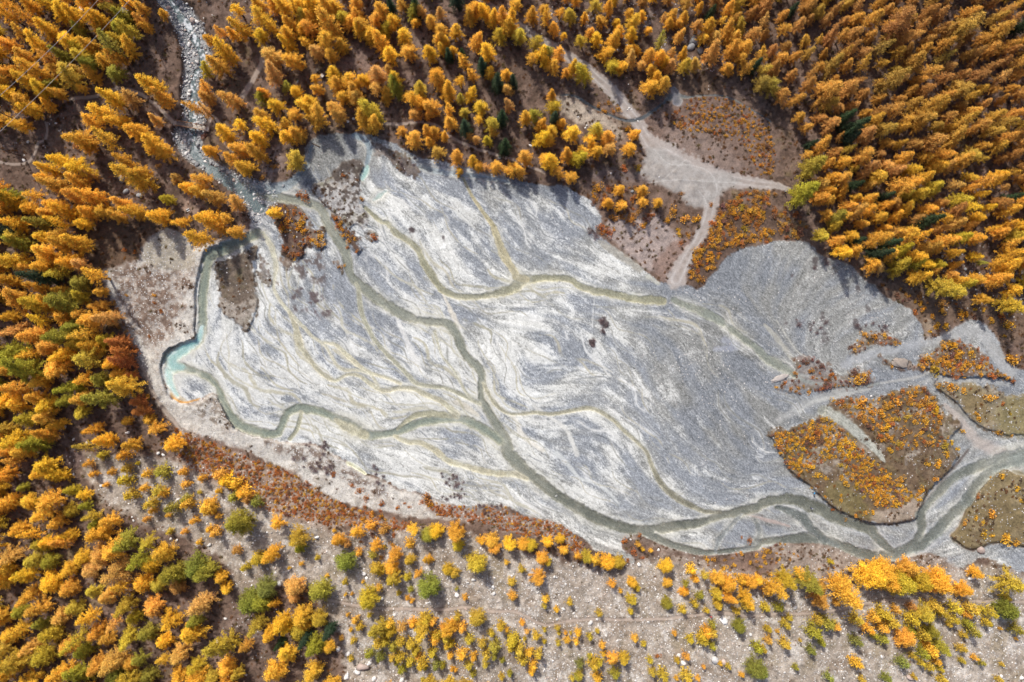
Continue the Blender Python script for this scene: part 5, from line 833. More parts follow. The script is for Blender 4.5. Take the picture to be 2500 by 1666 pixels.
SHRUBX = {
(3,2): "1580 420 75 o;1470 450 42 y;1512 476 32 y;1390 480 50 o;1650 165 50 y;1750 250 52 y;1775 325 32 y;1530 558 52 y;1578 570 42 y;1680 590 95 y;1745 622 60 o;1480 300 42 r;1565 170 25 o;575 460 36 o;485 388 34 r;240 90 45 y;345 95 55 y;265 45 45 y;385 160 50 y;440 170 35 y;550 170 50 y;580 205 50 y;615 180 35 o;1215 80 75 y;1270 15 60 y;1135 80 50 y;990 260 45 y;1080 320 45 y;1090 265 50 o;930 350 60 y;645 430 35 o;715 415 40 o;765 410 38 y;540 325 30 o;545 290 25 y;435 300 25 o;345 240 25 o;255 155 30 r;270 130 40 o;700 300 35 g2;650 240 45 g2;1195 180 50 o;1100 250 50 o;960 190 60 o;540 85 45 g2;580 100 40 y;850 330 60 o;790 345 50 o",
(3,1): "1565 1175 62 y;1610 1182 30 o;1490 1320 42 y;1470 1290 36 o;1710 1440 30 o;1620 1420 55 o;1375 1410 45 o;1650 1220 36 r;1700 1290 30 g2;1720 915 105 o;1690 690 75 o;1580 650 55 o;1200 685 62 y;1262 690 58 y;1360 610 62 o;1405 610 50 o;1520 580 40 y;1460 575 36 y;1240 590 62 o;1050 595 46 r;1010 485 32 o;1170 620 42 o;1110 575 52 o;1090 535 46 o;700 745 58 o;780 765 48 o;840 755 48 o;1130 915 68 o;1200 985 85 g2;1170 980 42 o;660 1050 85 o;705 1025 55 o;480 1020 42 r;320 1140 36 o;100 1110 32 o;890 965 34 o;690 1210 100 o;1310 820 90 o;1350 880 80 o;1260 900 60 o;1440 870 60 o;1490 970 65 o;1420 950 60 o;1290 960 60 o;1370 980 55 o;1300 1100 80 o;1210 1100 55 o;1385 1130 55 o;1060 1110 40 o;1110 1120 35 r;970 1135 40 r;650 1245 40 y;700 1280 45 o;730 1255 30 o;930 1210 70 o;860 1250 60 o;830 1290 70 o;1020 1180 60 o;1130 1180 40 o;1200 1270 75 y;1115 1340 65 y;1050 1340 45 y;1000 1310 60 g2;925 1330 60 g2;860 1380 65 y;820 1390 60 o;1085 1240 60 o;1150 1230 50 o;940 1500 55 g2;1060 1500 45 o;1260 1510 70 g2;1300 1490 50 y;1340 1530 40 y;885 1540 55 y;1090 1420 55 o;470 1395 45 y;455 1485 50 y;375 1420 70 r;350 1460 60 o;545 1500 60 y;585 1480 60 y;625 1520 60 y;235 1455 45 y;180 1540 40 y;90 1500 35 y;130 1465 35 y;240 1500 40 y;280 1530 50 y;510 1440 35 y;95 1425 30 o;1220 1310 50 o",
(2,0): "620 1290 75 o;1140 1440 68 o;1215 1490 78 o;1095 1500 68 o;1290 1500 75 o;800 1150 62 r;890 1150 62 g2;820 880 52 o;740 1430 60 o;860 1350 60 r;660 1360 60 r;720 1490 70 b;890 1450 60 b;850 1500 60 o;940 1530 40 o;760 740 45 o;660 760 50 o;690 700 40 b;720 760 40 b;620 720 40 b;1570 1350 40 o;1655 1325 35 o;1550 1450 70 o;1620 1480 70 o;1660 1440 70 o;1600 1420 60 g2;1470 1480 55 o;1720 1470 60 o;1450 1530 60 o;1500 1540 50 o;1390 1400 40 b;1190 1320 35 b",
(1,0): "350 1340 75 r;300 1330 50 r;610 1200 36 r;730 1360 45 b;560 1490 55 r;590 1530 45 o;230 1510 60 o;330 1520 65 o;270 1450 50 r;180 1550 50 r;1400 1200 45 o;140 1140 60 b;60 1210 60 b",
(1,1): "190 30 60 o;300 20 60 o;340 40 55 o;460 75 60 o;430 130 55 o;400 100 50 o;220 160 45 r;610 70 50 o;650 110 45 o;600 30 45 o;640 150 35 r;700 180 35 r;575 10 45 r;815 80 60 r;615 275 25 o;580 285 40 b",
(1,2): "540 150 50 r;670 220 35 r;720 265 50 r;770 310 50 r;760 370 35 r;870 350 50 r;980 375 40 r;1060 370 30 r;1190 320 95 b;1200 355 60 o;1150 340 40 r;1270 400 60 r;1340 400 50 r;1390 430 40 r;1470 465 36 r;860 400 30 r;1030 345 25 r;650 620 40 r",
(0,0): "1300 1490 55 o;1260 1500 40 o;1395 930 60 p;520 1000 60 b;1080 1130 50 a;760 310 60 b",
(2,1): "640 20 60 r;690 50 60 r;920 5 50 o;1170 60 45 y;1165 30 40 y;1240 70 35 o;1180 120 40 r;1310 170 65 o;1310 215 55 o;1280 240 50 o;1255 320 55 o;1255 355 40 o;1400 140 60 o;1385 190 50 o;1340 165 30 g2;1500 130 60 o;1450 20 60 o;1400 50 55 o;1560 90 60 o;1600 70 60 o;1680 65 45 o;1760 30 50 o;1620 20 60 g2;1530 120 45 o",
(2,2): "1360 730 50 o;1405 730 45 o;1480 790 55 y;1550 770 40 y;1550 830 40 y;1600 690 40 o;1650 600 45 r;1600 580 25 r;1560 690 25 r;1730 780 30 o;1700 700 40 o;1750 710 40 o;1770 680 50 o;1660 750 35 o",
(0,1): "860 480 30 o;1050 480 40 o;1050 530 35 r;1100 590 40 r;1020 760 30 r;1100 1400 70 b;1200 1400 40 r;850 170 40 r;920 180 40 r",
}
def parse(d):
    out = []
    for (c, r), s in d.items():
        for it in s.replace('\n', ';').split(';'):
            p = it.split()
            if len(p) == 4: (u, v), = T(c, r, [(float(p[0]), float(p[1]))]); out.append((u, v, float(p[2])/2.8, p[3]))
    return out
def inside(pts, u, v):
    P = np.array(pts); x, y = P[:,0], P[:,1]; x2, y2 = np.roll(x, -1), np.roll(y, -1)
    ins = np.zeros(len(u), bool)
    for a, b, c, d in zip(x, y, x2, y2):
        if b == d: continue
        k = (b > v) != (d > v); ins ^= k & (u < (c-a)*(v-b)/(d-b)+a)
    return ins
def fill(pts, space, taken, r, n=None):
    P = np.array(pts); lo, hi = P.min(0), P.max(0); A = (hi-lo).prod(); n = n or int(A/space**2*7)
    q = lo+r.uniform(0, 1, (n, 2))*(hi-lo); q = q[inside(pts, q[:,0], q[:,1])]; out = []; cell = {}
    def key(p): return (int(p[0]//space), int(p[1]//space))
    for t in taken: cell.setdefault(key(t), []).append(t[:2])
    for p in q:
        k = key(p); ok = True
        for a in (-1,0,1):
            for b in (-1,0,1):
                for t in cell.get((k[0]+a, k[1]+b), ()):
                    if (t[0]-p[0])**2+(t[1]-p[1])**2 < space*space: ok = False; break
        if ok: out.append((p[0], p[1])); cell.setdefault(k, []).append(tuple(p))
    return out
rt = np.random.default_rng(101)
trees = []
for t in [(a, b, w*.94, c) for a, b, w, c in parse(TREES)]:
    if all((t[0]-o[0])**2+(t[1]-o[1])**2 > (.40*min(t[2], o[2]))**2 for o in trees): trees.append(t)
FOREST = [
 (T(0,0,[(-400,-400),(1030,-400),(900,420),(620,600),(330,760),(-400,900)]), 31, 'yyoooyag2og', (26,44)),
 (T(0,1,[(-400,-300),(620,-260),(700,-60),(540,-20),(600,180),(680,420),(840,780),(930,1080),(890,1100),(640,1010),(540,900),(200,900),(350,1230),(330,1600),(-400,1600)]), 34, 'yyooogg2oa', (36,54)),
 (T(0,2,[(-400,-60),(370,0),(430,190),(720,360),(780,600),(960,690),(1100,800),(1250,900),(1150,1080),(1250,1350),(1560,1580),(1500,1800),(-400,1800)]), 38, 'yyooagg2yoa', (38,58)),
 ([(640,-150),(1300,-150),(1300,-10),(640,-10)], 38, 'yyooo', (36,46)),
 ([(1760,-150),(2650,-150),(2650,560),(2440,580),(2300,620),(2180,640),(2110,600),(2030,500),(1970,400),(1965,330),(1900,260),(1850,190),(1745,150)], 27, 'oooaabbbg2y', (24,40)),
 ([(1270,-150),(1760,-150),(1745,130),(1640,90),(1560,130),(1480,150),(1400,110),(1330,40)], 30, 'oooaby', (22,32)),
 ([(2400,560),(2650,560),(2650,760),(2470,740),(2400,660)], 38, 'ooyg2', (30,42)),
 ([(700,1680),(640,2000),(1200,2000),(1200,1680)], 40, 'yog2', (34,46)),
 ([(-420,-420),(2900,-420),(2900,-150),(-420,-150)], 40, 'yooag2', (34,48)), ([(2650,-150),(2900,-150),(2900,800),(2650,760)], 40, 'yooab', (34,46)),
 ([(-420,1720),(640,1720),(640,2000),(-420,2000)], 42, 'yooag2', (36,52)),
]
for pts, sp, cols, (a, b) in FOREST:
    cl = [c for c in __import__('re').findall(r'g2|[a-z]', cols)]
    for (u, v) in fill(pts, sp, trees, rt):
        if -420 < u < 2900 and (at(klass, u, v) in (0, 4)): trees.append((u, v, rt.uniform(a, b), rt.choice(cl) if rt.uniform() > .015 else 'd'))
saps = parse(SAPS)
for (u, v) in fill([(1500,1420),(2600,1400),(2600,1750),(1000,1750),(1010,1600),(1300,1500)], 62, trees+saps, rt): saps.append((u, v, rt.uniform(9, 18), rt.choice(['g2','y','o','g'])))
for (u, v) in fill(T(0,2,[(560,60),(800,20),(1100,120),(1400,160),(1600,300),(1500,500),(1250,480),(1000,420),(760,260)]), 32, trees+saps, rt): saps.append((u, v, rt.uniform(10, 24), rt.choice(['g2','y','o','o'])))
shr = parse(SHRUBX)+[s for s in saps if s[3] == 'r']; saps = [s for s in saps if s[3] != 'r']
FIELDS = [
 (T(2,0,[(1250,680),(1420,660),(1560,690),(1792,830)])+T(3,0,[(60,960),(100,1060),(80,1180),(0,1200)])+T(2,0,[(1720,1210),(1640,1020),(1480,930),(1300,900),(1150,880),(1060,800)]), 7.5, (8,17), 'ooborb', 2),
 (T(2,0,[(560,1290),(700,1270),(980,1290),(1060,1400),(980,1480),(960,1568),(640,1568),(600,1440)])+T(2,1,[(900,10),(700,60),(640,50)]), 8.5, (10,24), 'rrobb', 1),
 (T(2,0,[(1450,1420),(1560,1330),(1700,1295),(1792,1350),(1792,1568),(1400,1568)])+T(2,1,[(1390,0),(1792,0),(1792,115),(1640,125),(1480,150),(1420,260),(1320,390),(1250,370),(1270,200),(1350,100)]), 8.5, (11,24), 'orobb', 2),
 (T(3,0,[(0,1310),(100,1330),(160,1400),(300,1500),(330,1568)])+T(3,1,[(330,0),(350,90),(200,95),(0,105)]), 10, (12,26), 'obbro', 1),
 (T(3,1,[(820,420),(930,520),(1040,590),(1100,640),(1250,610),(1400,600),(1560,690),(1680,770),(1792,700),(1700,600),(1400,520),(1150,480),(950,400)]), 13, (10,24), 'rbobb', 1),
 (T(3,1,[(1110,745),(1170,690),(1290,670),(1360,670),(1270,720),(1160,775)]), 12, (12,20), 'ooy', 1),
 (ISLANDS['east_big'], 9, (10,22), 'ooror', 2), (ISLANDS['east_small'], 9, (9,18), 'obr', 1), (ISLANDS['bar'], 11, (8,14), 'rbp', 1),
 (ISLANDS['bush_bar'], 8, (8,20), 'pprb', 1), (ISLANDS['orange_west'], 8, (8,18), 'rorb', 1), (ISLANDS['strip'], 7.5, (8,15), 'orb', 1), (ISLANDS['scrub_b'], 8, (6,10), 'brp', 1),
 (T(3,1,[(60,1435),(200,1400),(330,1340),(440,1310),(560,1400),(640,1490),(720,1568)])+T(3,2,[(880,150),(980,250),(1080,280),(1040,330),(900,360),(760,330),(640,220),(560,120),(540,20),(430,60),(300,140),(200,120),(130,0)]), 7.4, (9,19), 'oyoyor', 2),
 (T(3,2,[(560,0),(700,0),(800,100),(940,270),(960,370),(860,380),(760,330),(650,230),(590,100)]), 6.5, (9,16), 'ooyor', 2),
 (T(3,1,[(480,1200),(600,1190),(740,1200),(900,1140),(1100,1110),(1180,1190),(1240,1280),(1200,1420),(1290,1460),(1200,1530),(900,1540),(780,1420),(640,1330)]), 8.6, (9,21), 'orobo', 2),
 ([(430,1050),(520,1085),(620,1125),(684,1142),(749,1177),(820,1224),(906,1256),(980,1268),(1010,1285),(970,1296),(880,1284),(800,1282),(720,1262),(640,1240),(560,1195),(490,1160),(420,1100)], 6.0, (8,17), 'rroror', 2),
 (T(0,1,[(1040,1300),(1130,1390),(1250,1480),(1450,1568),(1200,1568),(1040,1480),(960,1360)])+T(0,2,[(1790,250),(1700,300),(1500,180),(1300,60),(1300,10)]), 9, (9,20), 'rorb', 1),
 ([(1023,1207),(1084,1236),(1150,1235),(1227,1236),(1275,1262),(1329,1270),(1368,1284),(1407,1309),(1432,1340),(1414,1356),(1365,1322),(1293,1308),(1240,1300),(1205,1283),(1120,1262),(1066,1258)], 5.8, (7,15), 'rrrror', 2),
 (T(2,2,[(1330,700),(1450,720),(1792,670),(1792,850),(1500,830),(1350,760)])+[], 12, (8,15), 'oyob', 1),
 (T(3,2,[(0,650),(150,620),(290,715),(310,790),(140,760),(0,740)]), 9, (7,13), 'oyob', 1),
 (T(3,2,[(400,760),(560,790),(600,830),(470,850),(380,810)]), 10, (8,14), 'bor', 1),
 (T(1,2,[(560,480),(780,500),(1000,520),(1020,640),(900,760),(640,560)]), 17, (10,24), 'obrg2', 1),
 (T(0,1,[(740,440),(900,800),(980,1100),(1060,1300),(980,1330),(900,1130),(840,840),(700,500)]), 12, (16,30), 'rrbo', 1),
]
rs = np.random.default_rng(202)
for pts, sp, (a, b), cols, dense in FIELDS:
    cl = __import__('re').findall(r'g2|[a-zG]', cols)
    for (u, v) in fill(pts, sp*1.12, [s for s in shr if s[2] > 12], rs):
        if at(N25, u, v)+.5*at(N10, u, v)+rs.normal(0,.25) < (-.12 if dense == 1 else -.6): continue
        shr.append((u, v, rs.uniform(a, b)*(.62+.5*rs.uniform()**2), rs.choice(cl) if rs.uniform() > (.42 if dense == 1 else .16) else rs.choice(['b','p','p'])))
bare = []
for pts, sp, (a, b) in ((T(1,2,[(1220,150),(1320,130),(1450,190),(1440,250),(1380,290),(1300,240)]), 10, (7,12)), (T(1,2,[(1270,300),(1400,280),(1520,280),(1640,300),(1720,380),(1640,440),(1500,400),(1400,360)]), 11, (7,12)),
  (T(1,2,[(740,60),(820,90),(860,140),(960,180),(960,260),(860,240),(820,150)]), 12, (8,12)), (T(3,1,[(140,640),(300,640),(420,600),(500,640),(460,800),(330,740),(160,720)]), 17, (8,16)), (T(3,1,[(620,680),(740,640),(860,690),(800,740),(680,720)]), 12, (8,14)), (T(3,1,[(320,190),(440,190),(460,260),(400,290),(330,310)]), 11, (10,18)),
  (T(2,1,[(630,640),(680,640),(690,720),(650,740)]), 7, (8,12)), (T(2,1,[(560,790),(595,790),(600,825),(570,830)]), 6, (6,10)), (T(1,2,[(250,20),(480,40),(640,160),(560,180),(330,110)]), 12, (8,14)), (T(1,1,[(390,1440),(520,1500),(480,1568),(330,1500)]), 9, (8,12)), (T(2,1,[(545,0),(600,20),(600,80),(560,60)]), 9, (8,14)), (T(1,0,[(1000,1100),(1100,1060),(1120,1150),(1060,1190),(1010,1180)]), 10, (8,13))):
    for (u, v) in fill(pts, sp*.8, [], rs):
        if at(N25, u, v)+.6*at(N10, u, v)+rs.normal(0,.3) > 0: bare.append((u, v, rs.uniform(a, b)*rs.uniform(.6,1.25), 'x'))
print('trees', len(trees), 'saps', len(saps), 'shrubs', len(shr), 'bare', len(bare))

# ------------------------------------------------------------------ words that tell one plant or stone from the next
PLACES = [(60,40,"in the top left corner wood"),(180,60,"by the small white roofed hut"),(330,80,"around the little metal roofed shed"),(250,160,"under the power cable above the path fork"),(60,160,"in the wood under the thin cable"),(80,260,"where the cable leaves the left edge"),(150,310,"above the looping path at left"),(270,130,"beside the short path to the shed"),
(300,250,"south of the forked footpath"),(390,230,"on the torrent's left bank above the footbridge"),(220,360,"in the glade left of the footbridge"),(360,360,"just below the footbridge on its left"),(320,450,"around the grey boulders below the glade"),(120,430,"under the looping path bend"),(220,510,"above the brown slope of the terrace"),(60,530,"at the left edge beside the dark gully"),(460,480,"on the bank left of the torrent mouth"),(530,530,"at the inlet of the turquoise channel"),
(500,100,"on the torrent's right bank near the top"),(520,230,"on the torrent's right bank above the bridge"),(570,310,"right of the footbridge"),(640,60,"at the top beside the torrent wood"),(700,30,"at the top edge over the pale glade"),(760,90,"left of the pale bare glade"),(700,160,"above the two picnic tables"),(800,230,"around the picnic tables"),(650,260,"on the slope west of the grey bay"),(750,290,"above the grey bay"),(680,370,"on the grey bay's western shore"),(880,290,"over the grey bay's eastern tip"),
(900,60,"above the pale bare glade"),(900,140,"on the right side of the pale glade"),(880,200,"below the pale bare glade"),(980,220,"in the dense stand west of the spruces"),(1060,170,"beside the dark spruce group"),(1000,30,"at the top edge near the spruces"),(1110,60,"at the top left of the gravel road"),(1160,120,"left of the gravel road's upper bend"),(1200,190,"in the spruce group west of the road"),(1100,260,"above the shoreline footpath"),(1180,270,"on the slope above the shoreline path"),(1000,350,"on the plain's north shore under the path"),(1080,390,"on the northern shore row"),(1180,410,"at the shore row's middle"),
(1300,110,"along the gravel road's left verge"),(1380,170,"in the clump touching the gravel road"),(1350,30,"above the gravel road at the top"),(1450,60,"in the top stand on stony ground"),(1450,130,"right of the road's straight stretch"),(1520,150,"at the stand's edge over the road"),(1600,60,"on the dark scree at the top"),(1620,180,"above the small brook pool"),(1700,100,"beside the great grey boulders"),(1340,280,"by the pale rubble patch near the brook"),(1330,350,"in the grove between brook and plain"),(1420,360,"on the grove's east side"),(1280,390,"at the grove's western foot"),(1370,430,"at the grove's foot on the shore"),(1540,340,"on the road's left verge below the ford"),(1500,480,"in the rusty thicket by the plain"),(1560,520,"on the thicket's edge by the gravel fork"),(1640,540,"on the sandy spur below the fork"),(1720,300,"on the brushy meadow below the brook"),(1820,330,"on the meadow's upper right edge"),(1800,400,"on the meadow above the gravel fork"),(1830,500,"in the brush below the gravel fork"),(1740,580,"on the brushy bank right of the spur"),(1700,660,"at the tip of the brushy spur"),
(1850,60,"in the right wood above the boulders"),(1950,30,"at the top of the right wood"),(2050,100,"in the right wood's upper middle"),(2180,60,"near the right wood's top edge"),(2320,60,"in the upper right wood"),(2440,60,"in the top right corner"),(1860,200,"at the right wood's edge over the meadow"),(1950,200,"in the russet stand behind the meadow"),(2080,220,"in the middle of the right wood"),(2220,190,"on the right wood's dark slope"),(2350,190,"in the right wood beside the gully"),(2460,200,"at the right edge, upper part"),(1980,330,"by the twin dark spruces behind the meadow"),(2100,330,"below the russet stand"),(2230,330,"in the right wood's lower middle"),(2360,330,"among the lower right wood's pale crowns"),(2460,360,"at the right edge above the rubble"),(1980,440,"where the fork's right arm ends"),(2080,460,"in the lower wood right of the fork"),(2200,460,"on the lower slope of the right wood"),(2340,470,"in the lower wood near the right edge"),(2060,560,"at the wood's foot by the grey fan"),(2160,580,"in the grove over the grey fan"),(2240,630,"on the bank above the grey fan"),(2350,600,"on the rubble below the right wood"),(2450,580,"at the right edge over the rubble"),(2300,700,"above the dry stream bend"),(2420,700,"at the right edge by the dry stream"),(2200,730,"on the bank at the fan's end"),(2460,850,"outside the dry stream's last bend"),
(2120,820,"on the small brushy island"),(2330,850,"on the large brushy island upstream"),(2270,900,"on the brushy island's lower tip"),(1960,900,"on the brushy bar beside the pink rock"),(2080,930,"on the brushy bar's right half"),(2220,970,"on the upper rim of the big island"),(2350,960,"on the strip above the big island"),(2150,1020,"on the big island's right part"),(2260,1020,"on the big island near the dry bed"),(1980,1080,"on the big island's left part"),(1940,1140,"on the big island's western edge"),(2080,1150,"in the big island's dense middle"),(2210,1160,"on the big island's right shore"),(2120,1220,"on the big island's southern shore"),(2040,1250,"at the river bank below the island"),(2420,1000,"on the stony meadow at the right edge"),(2430,1200,"on the grassy meadow inside the river bend"),(2380,1290,"on the meadow's southern tip"),
(60,640,"at the left edge above the green crowns"),(170,600,"in the stand left of the terrace corner"),(180,700,"in the green stand beside the terrace"),(230,790,"beside the terrace's upper edge"),(60,760,"at the left edge, mid height"),(290,860,"on the terrace's wooded rim"),(60,900,"in the left wood round the big green crown"),(150,950,"below the left clearing"),(230,900,"in the row pointing at the pool"),(220,980,"above the lower left clearing"),(310,950,"on the rim opposite the pool"),(350,1010,"on the rim below the pool"),(60,1050,"at the left edge above the scree tongue"),(120,1120,"left of the lower clearing"),(250,1070,"on the lower clearing's stony edge"),(390,1060,"at the top of the rusty bank"),(330,1130,"on the stony slope under the clearing"),(430,1150,"on the stony slope under the rusty bank"),(280,1220,"on the upper scree tongue"),(400,1240,"on the scree above the leafy clump"),(520,1160,"on the rusty bank's left part"),(600,1200,"on the rusty bank's middle"),(560,1290,"round the big olive tree on the scree"),(680,1190,"on the rusty bank below the terrace"),(760,1240,"on the rusty bank's right part"),(680,1300,"on the scree below the rusty bank"),(740,1350,"by the pair of olive trees on the scree"),(830,1310,"in the scree grove's upper left"),(900,1270,"along the strip under the plain"),(930,1370,"in the scree grove's lower part"),(980,1310,"in the scree grove's upper right"),
(90,1200,"in the lower left wood's upper edge"),(60,1320,"at the left edge of the lower wood"),(180,1290,"in the lower left wood beside the scree"),(290,1330,"in the lower left wood's sunny edge"),(200,1390,"in the lower left wood's middle"),(360,1400,"in the leafy stand over the hollow"),(480,1400,"in the green leafy clump"),(80,1450,"in the shaded lower left wood"),(200,1500,"in the lower left wood's deep part"),(320,1500,"in the wood left of the hollow"),(420,1480,"beside the hollow in the lower wood"),(500,1490,"round the hollow with the white tank"),(60,1600,"in the bottom left corner"),(200,1610,"at the bottom edge, left wood"),(350,1610,"at the bottom edge below the hollow"),(470,1620,"at the bottom edge near the tank"),(560,1600,"just below the white tank"),(620,1440,"in the big golden clump's left part"),(680,1500,"in the big golden clump"),(760,1540,"in the big golden clump's right part"),(700,1580,"at the golden clump's foot"),(680,1650,"at the bottom edge under the golden clump"),(770,1450,"right of the golden clump by the path start"),(880,1470,"where the scree path begins"),
(860,1540,"beside the white slab on the scree"),(930,1550,"in the sapling belt's left end"),(1020,1540,"in the sapling belt's middle"),(1100,1550,"in the sapling belt's right part"),(980,1620,"below the sapling belt's left end"),(1080,1620,"below the sapling belt"),(1180,1620,"at the sapling belt's far right"),(1200,1540,"right of the sapling belt"),(1050,1440,"round the lone green tree by the path"),(1160,1380,"on the scree above the path"),(1080,1330,"under the bright row by the plain"),(1180,1320,"in the bright row below the rusty fringe"),(1270,1330,"in the bright row's middle"),(1320,1390,"below the bright row on the scree"),(1410,1340,"toward the bright row's right end"),(1500,1370,"at the bright row's right end"),(1100,1260,"on the rusty fringe beside the plain"),(1200,1270,"on the rusty fringe's middle"),(1300,1280,"on the rusty fringe's thick part"),(1390,1310,"on the rusty fringe's right end"),(1540,1340,"on the cobble spit by the river"),(1330,1490,"above the path's dip"),(1460,1490,"above the path's level stretch"),(1540,1460,"on the open scree above the path"),(1640,1440,"left of the dense row on the scree"),(1720,1420,"in the dense row's left part"),(1760,1490,"in the dense row's lower fringe"),(1800,1400,"in the dense row's middle"),(1860,1440,"at the dense row's right end"),(1760,1350,"in the low brush above the dense row"),
(1290,1580,"under the path's dip"),(1390,1560,"below the path near the long white stone"),(1280,1650,"at the bottom edge left of centre"),(1440,1620,"in the small group at the bottom"),(1520,1620,"in the lone pair at the bottom"),(1600,1600,"at the bottom on bare stones"),(1580,1530,"on bare stones below the path"),(1700,1560,"by the clump below the red hiker"),(1760,1540,"beside the great white boulder"),(1700,1640,"at the bottom near the white boulder"),(1850,1620,"round the round green tree at the bottom"),(1840,1530,"right of the great white boulder"),(1920,1330,"in the low brush by the river"),(2000,1360,"on the bank under the river bend"),(1900,1420,"by the tall white stone"),(1980,1430,"in the large crowns left of the giants"),(2060,1440,"beside the round crown left of the giants"),(2140,1420,"in the giant orange cluster's left part"),(2200,1420,"in the giant orange cluster"),(2260,1440,"at the giant cluster's right end"),(2310,1430,"in the pointed clump right of the giants"),(2400,1410,"by the split boulder near the road edge"),(2470,1430,"in the olive clump at the right edge"),(2010,1530,"in the triple olive clump below the path"),(1940,1540,"left of the triple olive clump"),(2090,1500,"right of the triple olive clump"),(2150,1510,"under the giant cluster's left part"),(2240,1510,"in the file below the giants"),(2230,1580,"in the long file running downhill"),(2290,1570,"at the long file's lower end"),(2330,1490,"right of the file below the giants"),(2390,1540,"on the scree near the right edge"),(2480,1510,"by the green clump at the right edge"),(2100,1580,"on pale stones below the olive clump"),(1960,1620,"at the bottom right on pale stones"),(2120,1640,"at the bottom right edge"),(2230,1640,"at the bottom under the file"),(2400,1640,"in the bottom right corner"),
(650,540,"on the rust brown island by the inlet"),(720,560,"on the rust brown island's right side"),(750,480,"at the tip of the speckled bank"),(840,420,"on the dark speckled head"),(830,540,"on the narrow rusty strip"),(900,580,"at the strip's end on the sand"),(840,640,"on the tiny islet in the channel"),(720,740,"on the twiggy sand west of the channel"),(560,640,"on the brown islet beside the turquoise channel"),(1470,800,"on the bare grey gravel"),(480,1060,"on the terrace below the pool"),(330,700,"on the cobble terrace"),(400,740,"on the terrace's brushy middle"),(1000,440,"on the dark stony triangle"),
(450,40,"in the torrent's top reach"),(470,120,"in the torrent's wide reach"),(465,210,"in the torrent above the bridge"),(470,340,"in the torrent just below the bridge"),(510,400,"in the torrent's lower reach"),(570,450,"in the torrent mouth"),(600,520,"on the cobbles below the torrent mouth"),(1270,1140,"at the channel edge mid plain")]
PA = np.array([(p[0], p[1]) for p in PLACES], float)
ORD = ['first','second','third','fourth','fifth','sixth','seventh','eighth','ninth','tenth','eleventh','twelfth','thirteenth','fourteenth','fifteenth','sixteenth','seventeenth','eighteenth','nineteenth','twentieth']
def label_all(items, noun, sizes=('small','middling','large')):
    """items: (u, v, size, colour word) -> one telling label each"""
    w = np.array([i[2] for i in items]); qa, qb = np.quantile(w, [.33, .7]) if len(w) > 3 else (0, 1e9)
    groups = {}
    for k, (u, v, s, c) in enumerate(items):
        p = int(np.argmin((PA[:,0]-u)**2+(PA[:,1]-v)**2)); sz = sizes[0] if s < qa else sizes[1] if s < qb else sizes[2]
        groups.setdefault(f"{sz} {c} {noun} {PLACES[p][2]}", []).append(k)
    out = [None]*len(items)
    for lab, ks in groups.items():
        if len(ks) == 1: out[ks[0]] = lab; continue
        us = [items[k][0] for k in ks]; vs_ = [items[k][1] for k in ks]; hor = max(us)-min(us) >= max(vs_)-min(vs_)
        ks = sorted(ks, key=lambda k: items[k][0 if hor else 1])
        for n, k in enumerate(ks): out[k] = f"{lab}, {ORD[min(n,19)]} from {'left' if hor else 'top'}"
    return out
def in_frame(u, v, m=0): return -m < u < 2500+m and -m < v < 1666+m

# ------------------------------------------------------------------ masses: many alike plants or stones as one object
def scatter(name, pts, meshes, label, cat_, kind='stuff', parent=None):
    """pts: (xyz, scale xyz, rotation, tint, variant); meshes: per variant the objects whose meshes are set out"""
    n = len(pts); me = bpy.data.meshes.new(name); me.vertices.add(n)
    me.vertices.foreach_set('co', np.array([p[0] for p in pts], np.float32).ravel())
    for nm, i in (('size',1),('turn',2),('tint',3)):
        a = me.attributes.new(nm, 'FLOAT_VECTOR', 'POINT'); a.data.foreach_set('vector', np.array([p[i] for p in pts], np.float32).ravel())
    a = me.attributes.new('form', 'INT', 'POINT'); a.data.foreach_set('value', np.array([p[4] for p in pts], np.int32))
    o = mk_obj(name, me); tag(o, label, cat_, kind=kind)
    g = bpy.data.node_groups.new(name, 'GeometryNodeTree')
    g.interface.new_socket('Geometry', in_out='INPUT', socket_type='NodeSocketGeometry'); g.interface.new_socket('Geometry', in_out='OUTPUT', socket_type='NodeSocketGeometry')
    n_, l_ = g.nodes, g.links; gi, go = n_.new('NodeGroupInput'), n_.new('NodeGroupOutput'); jn = n_.new('GeometryNodeJoinGeometry'); l_.new(jn.outputs[0], go.inputs[0])
    def named(nm, ty):
        a = n_.new('GeometryNodeInputNamedAttribute'); a.data_type = ty; a.inputs['Name'].default_value = nm; return a.outputs['Attribute']
    sz, tn, fm = named('size','FLOAT_VECTOR'), named('turn','FLOAT_VECTOR'), named('form','INT')
    er = n_.new('FunctionNodeEulerToRotation'); l_.new(tn, er.inputs[0])
    for k, objs in enumerate(meshes):
        cmp_ = n_.new('FunctionNodeCompare'); cmp_.data_type = 'INT'; cmp_.operation = 'EQUAL'
        ins = [s for s in cmp_.inputs if s.type == 'INT']; l_.new(fm, ins[0]); ins[1].default_value = k
        for ob in objs:
            oi = n_.new('GeometryNodeObjectInfo'); oi.transform_space = 'ORIGINAL'; oi.inputs['Object'].default_value = ob; oi.inputs['As Instance'].default_value = True
            ip = n_.new('GeometryNodeInstanceOnPoints'); l_.new(gi.outputs[0], ip.inputs['Points']); l_.new(cmp_.outputs[0], ip.inputs['Selection'])
            l_.new(oi.outputs['Geometry'], ip.inputs['Instance']); l_.new(er.outputs[0], ip.inputs['Rotation']); l_.new(sz, ip.inputs['Scale']); l_.new(ip.outputs[0], jn.inputs[0])
    o.modifiers.new('set_out', 'NODES').node_group = g
    return o
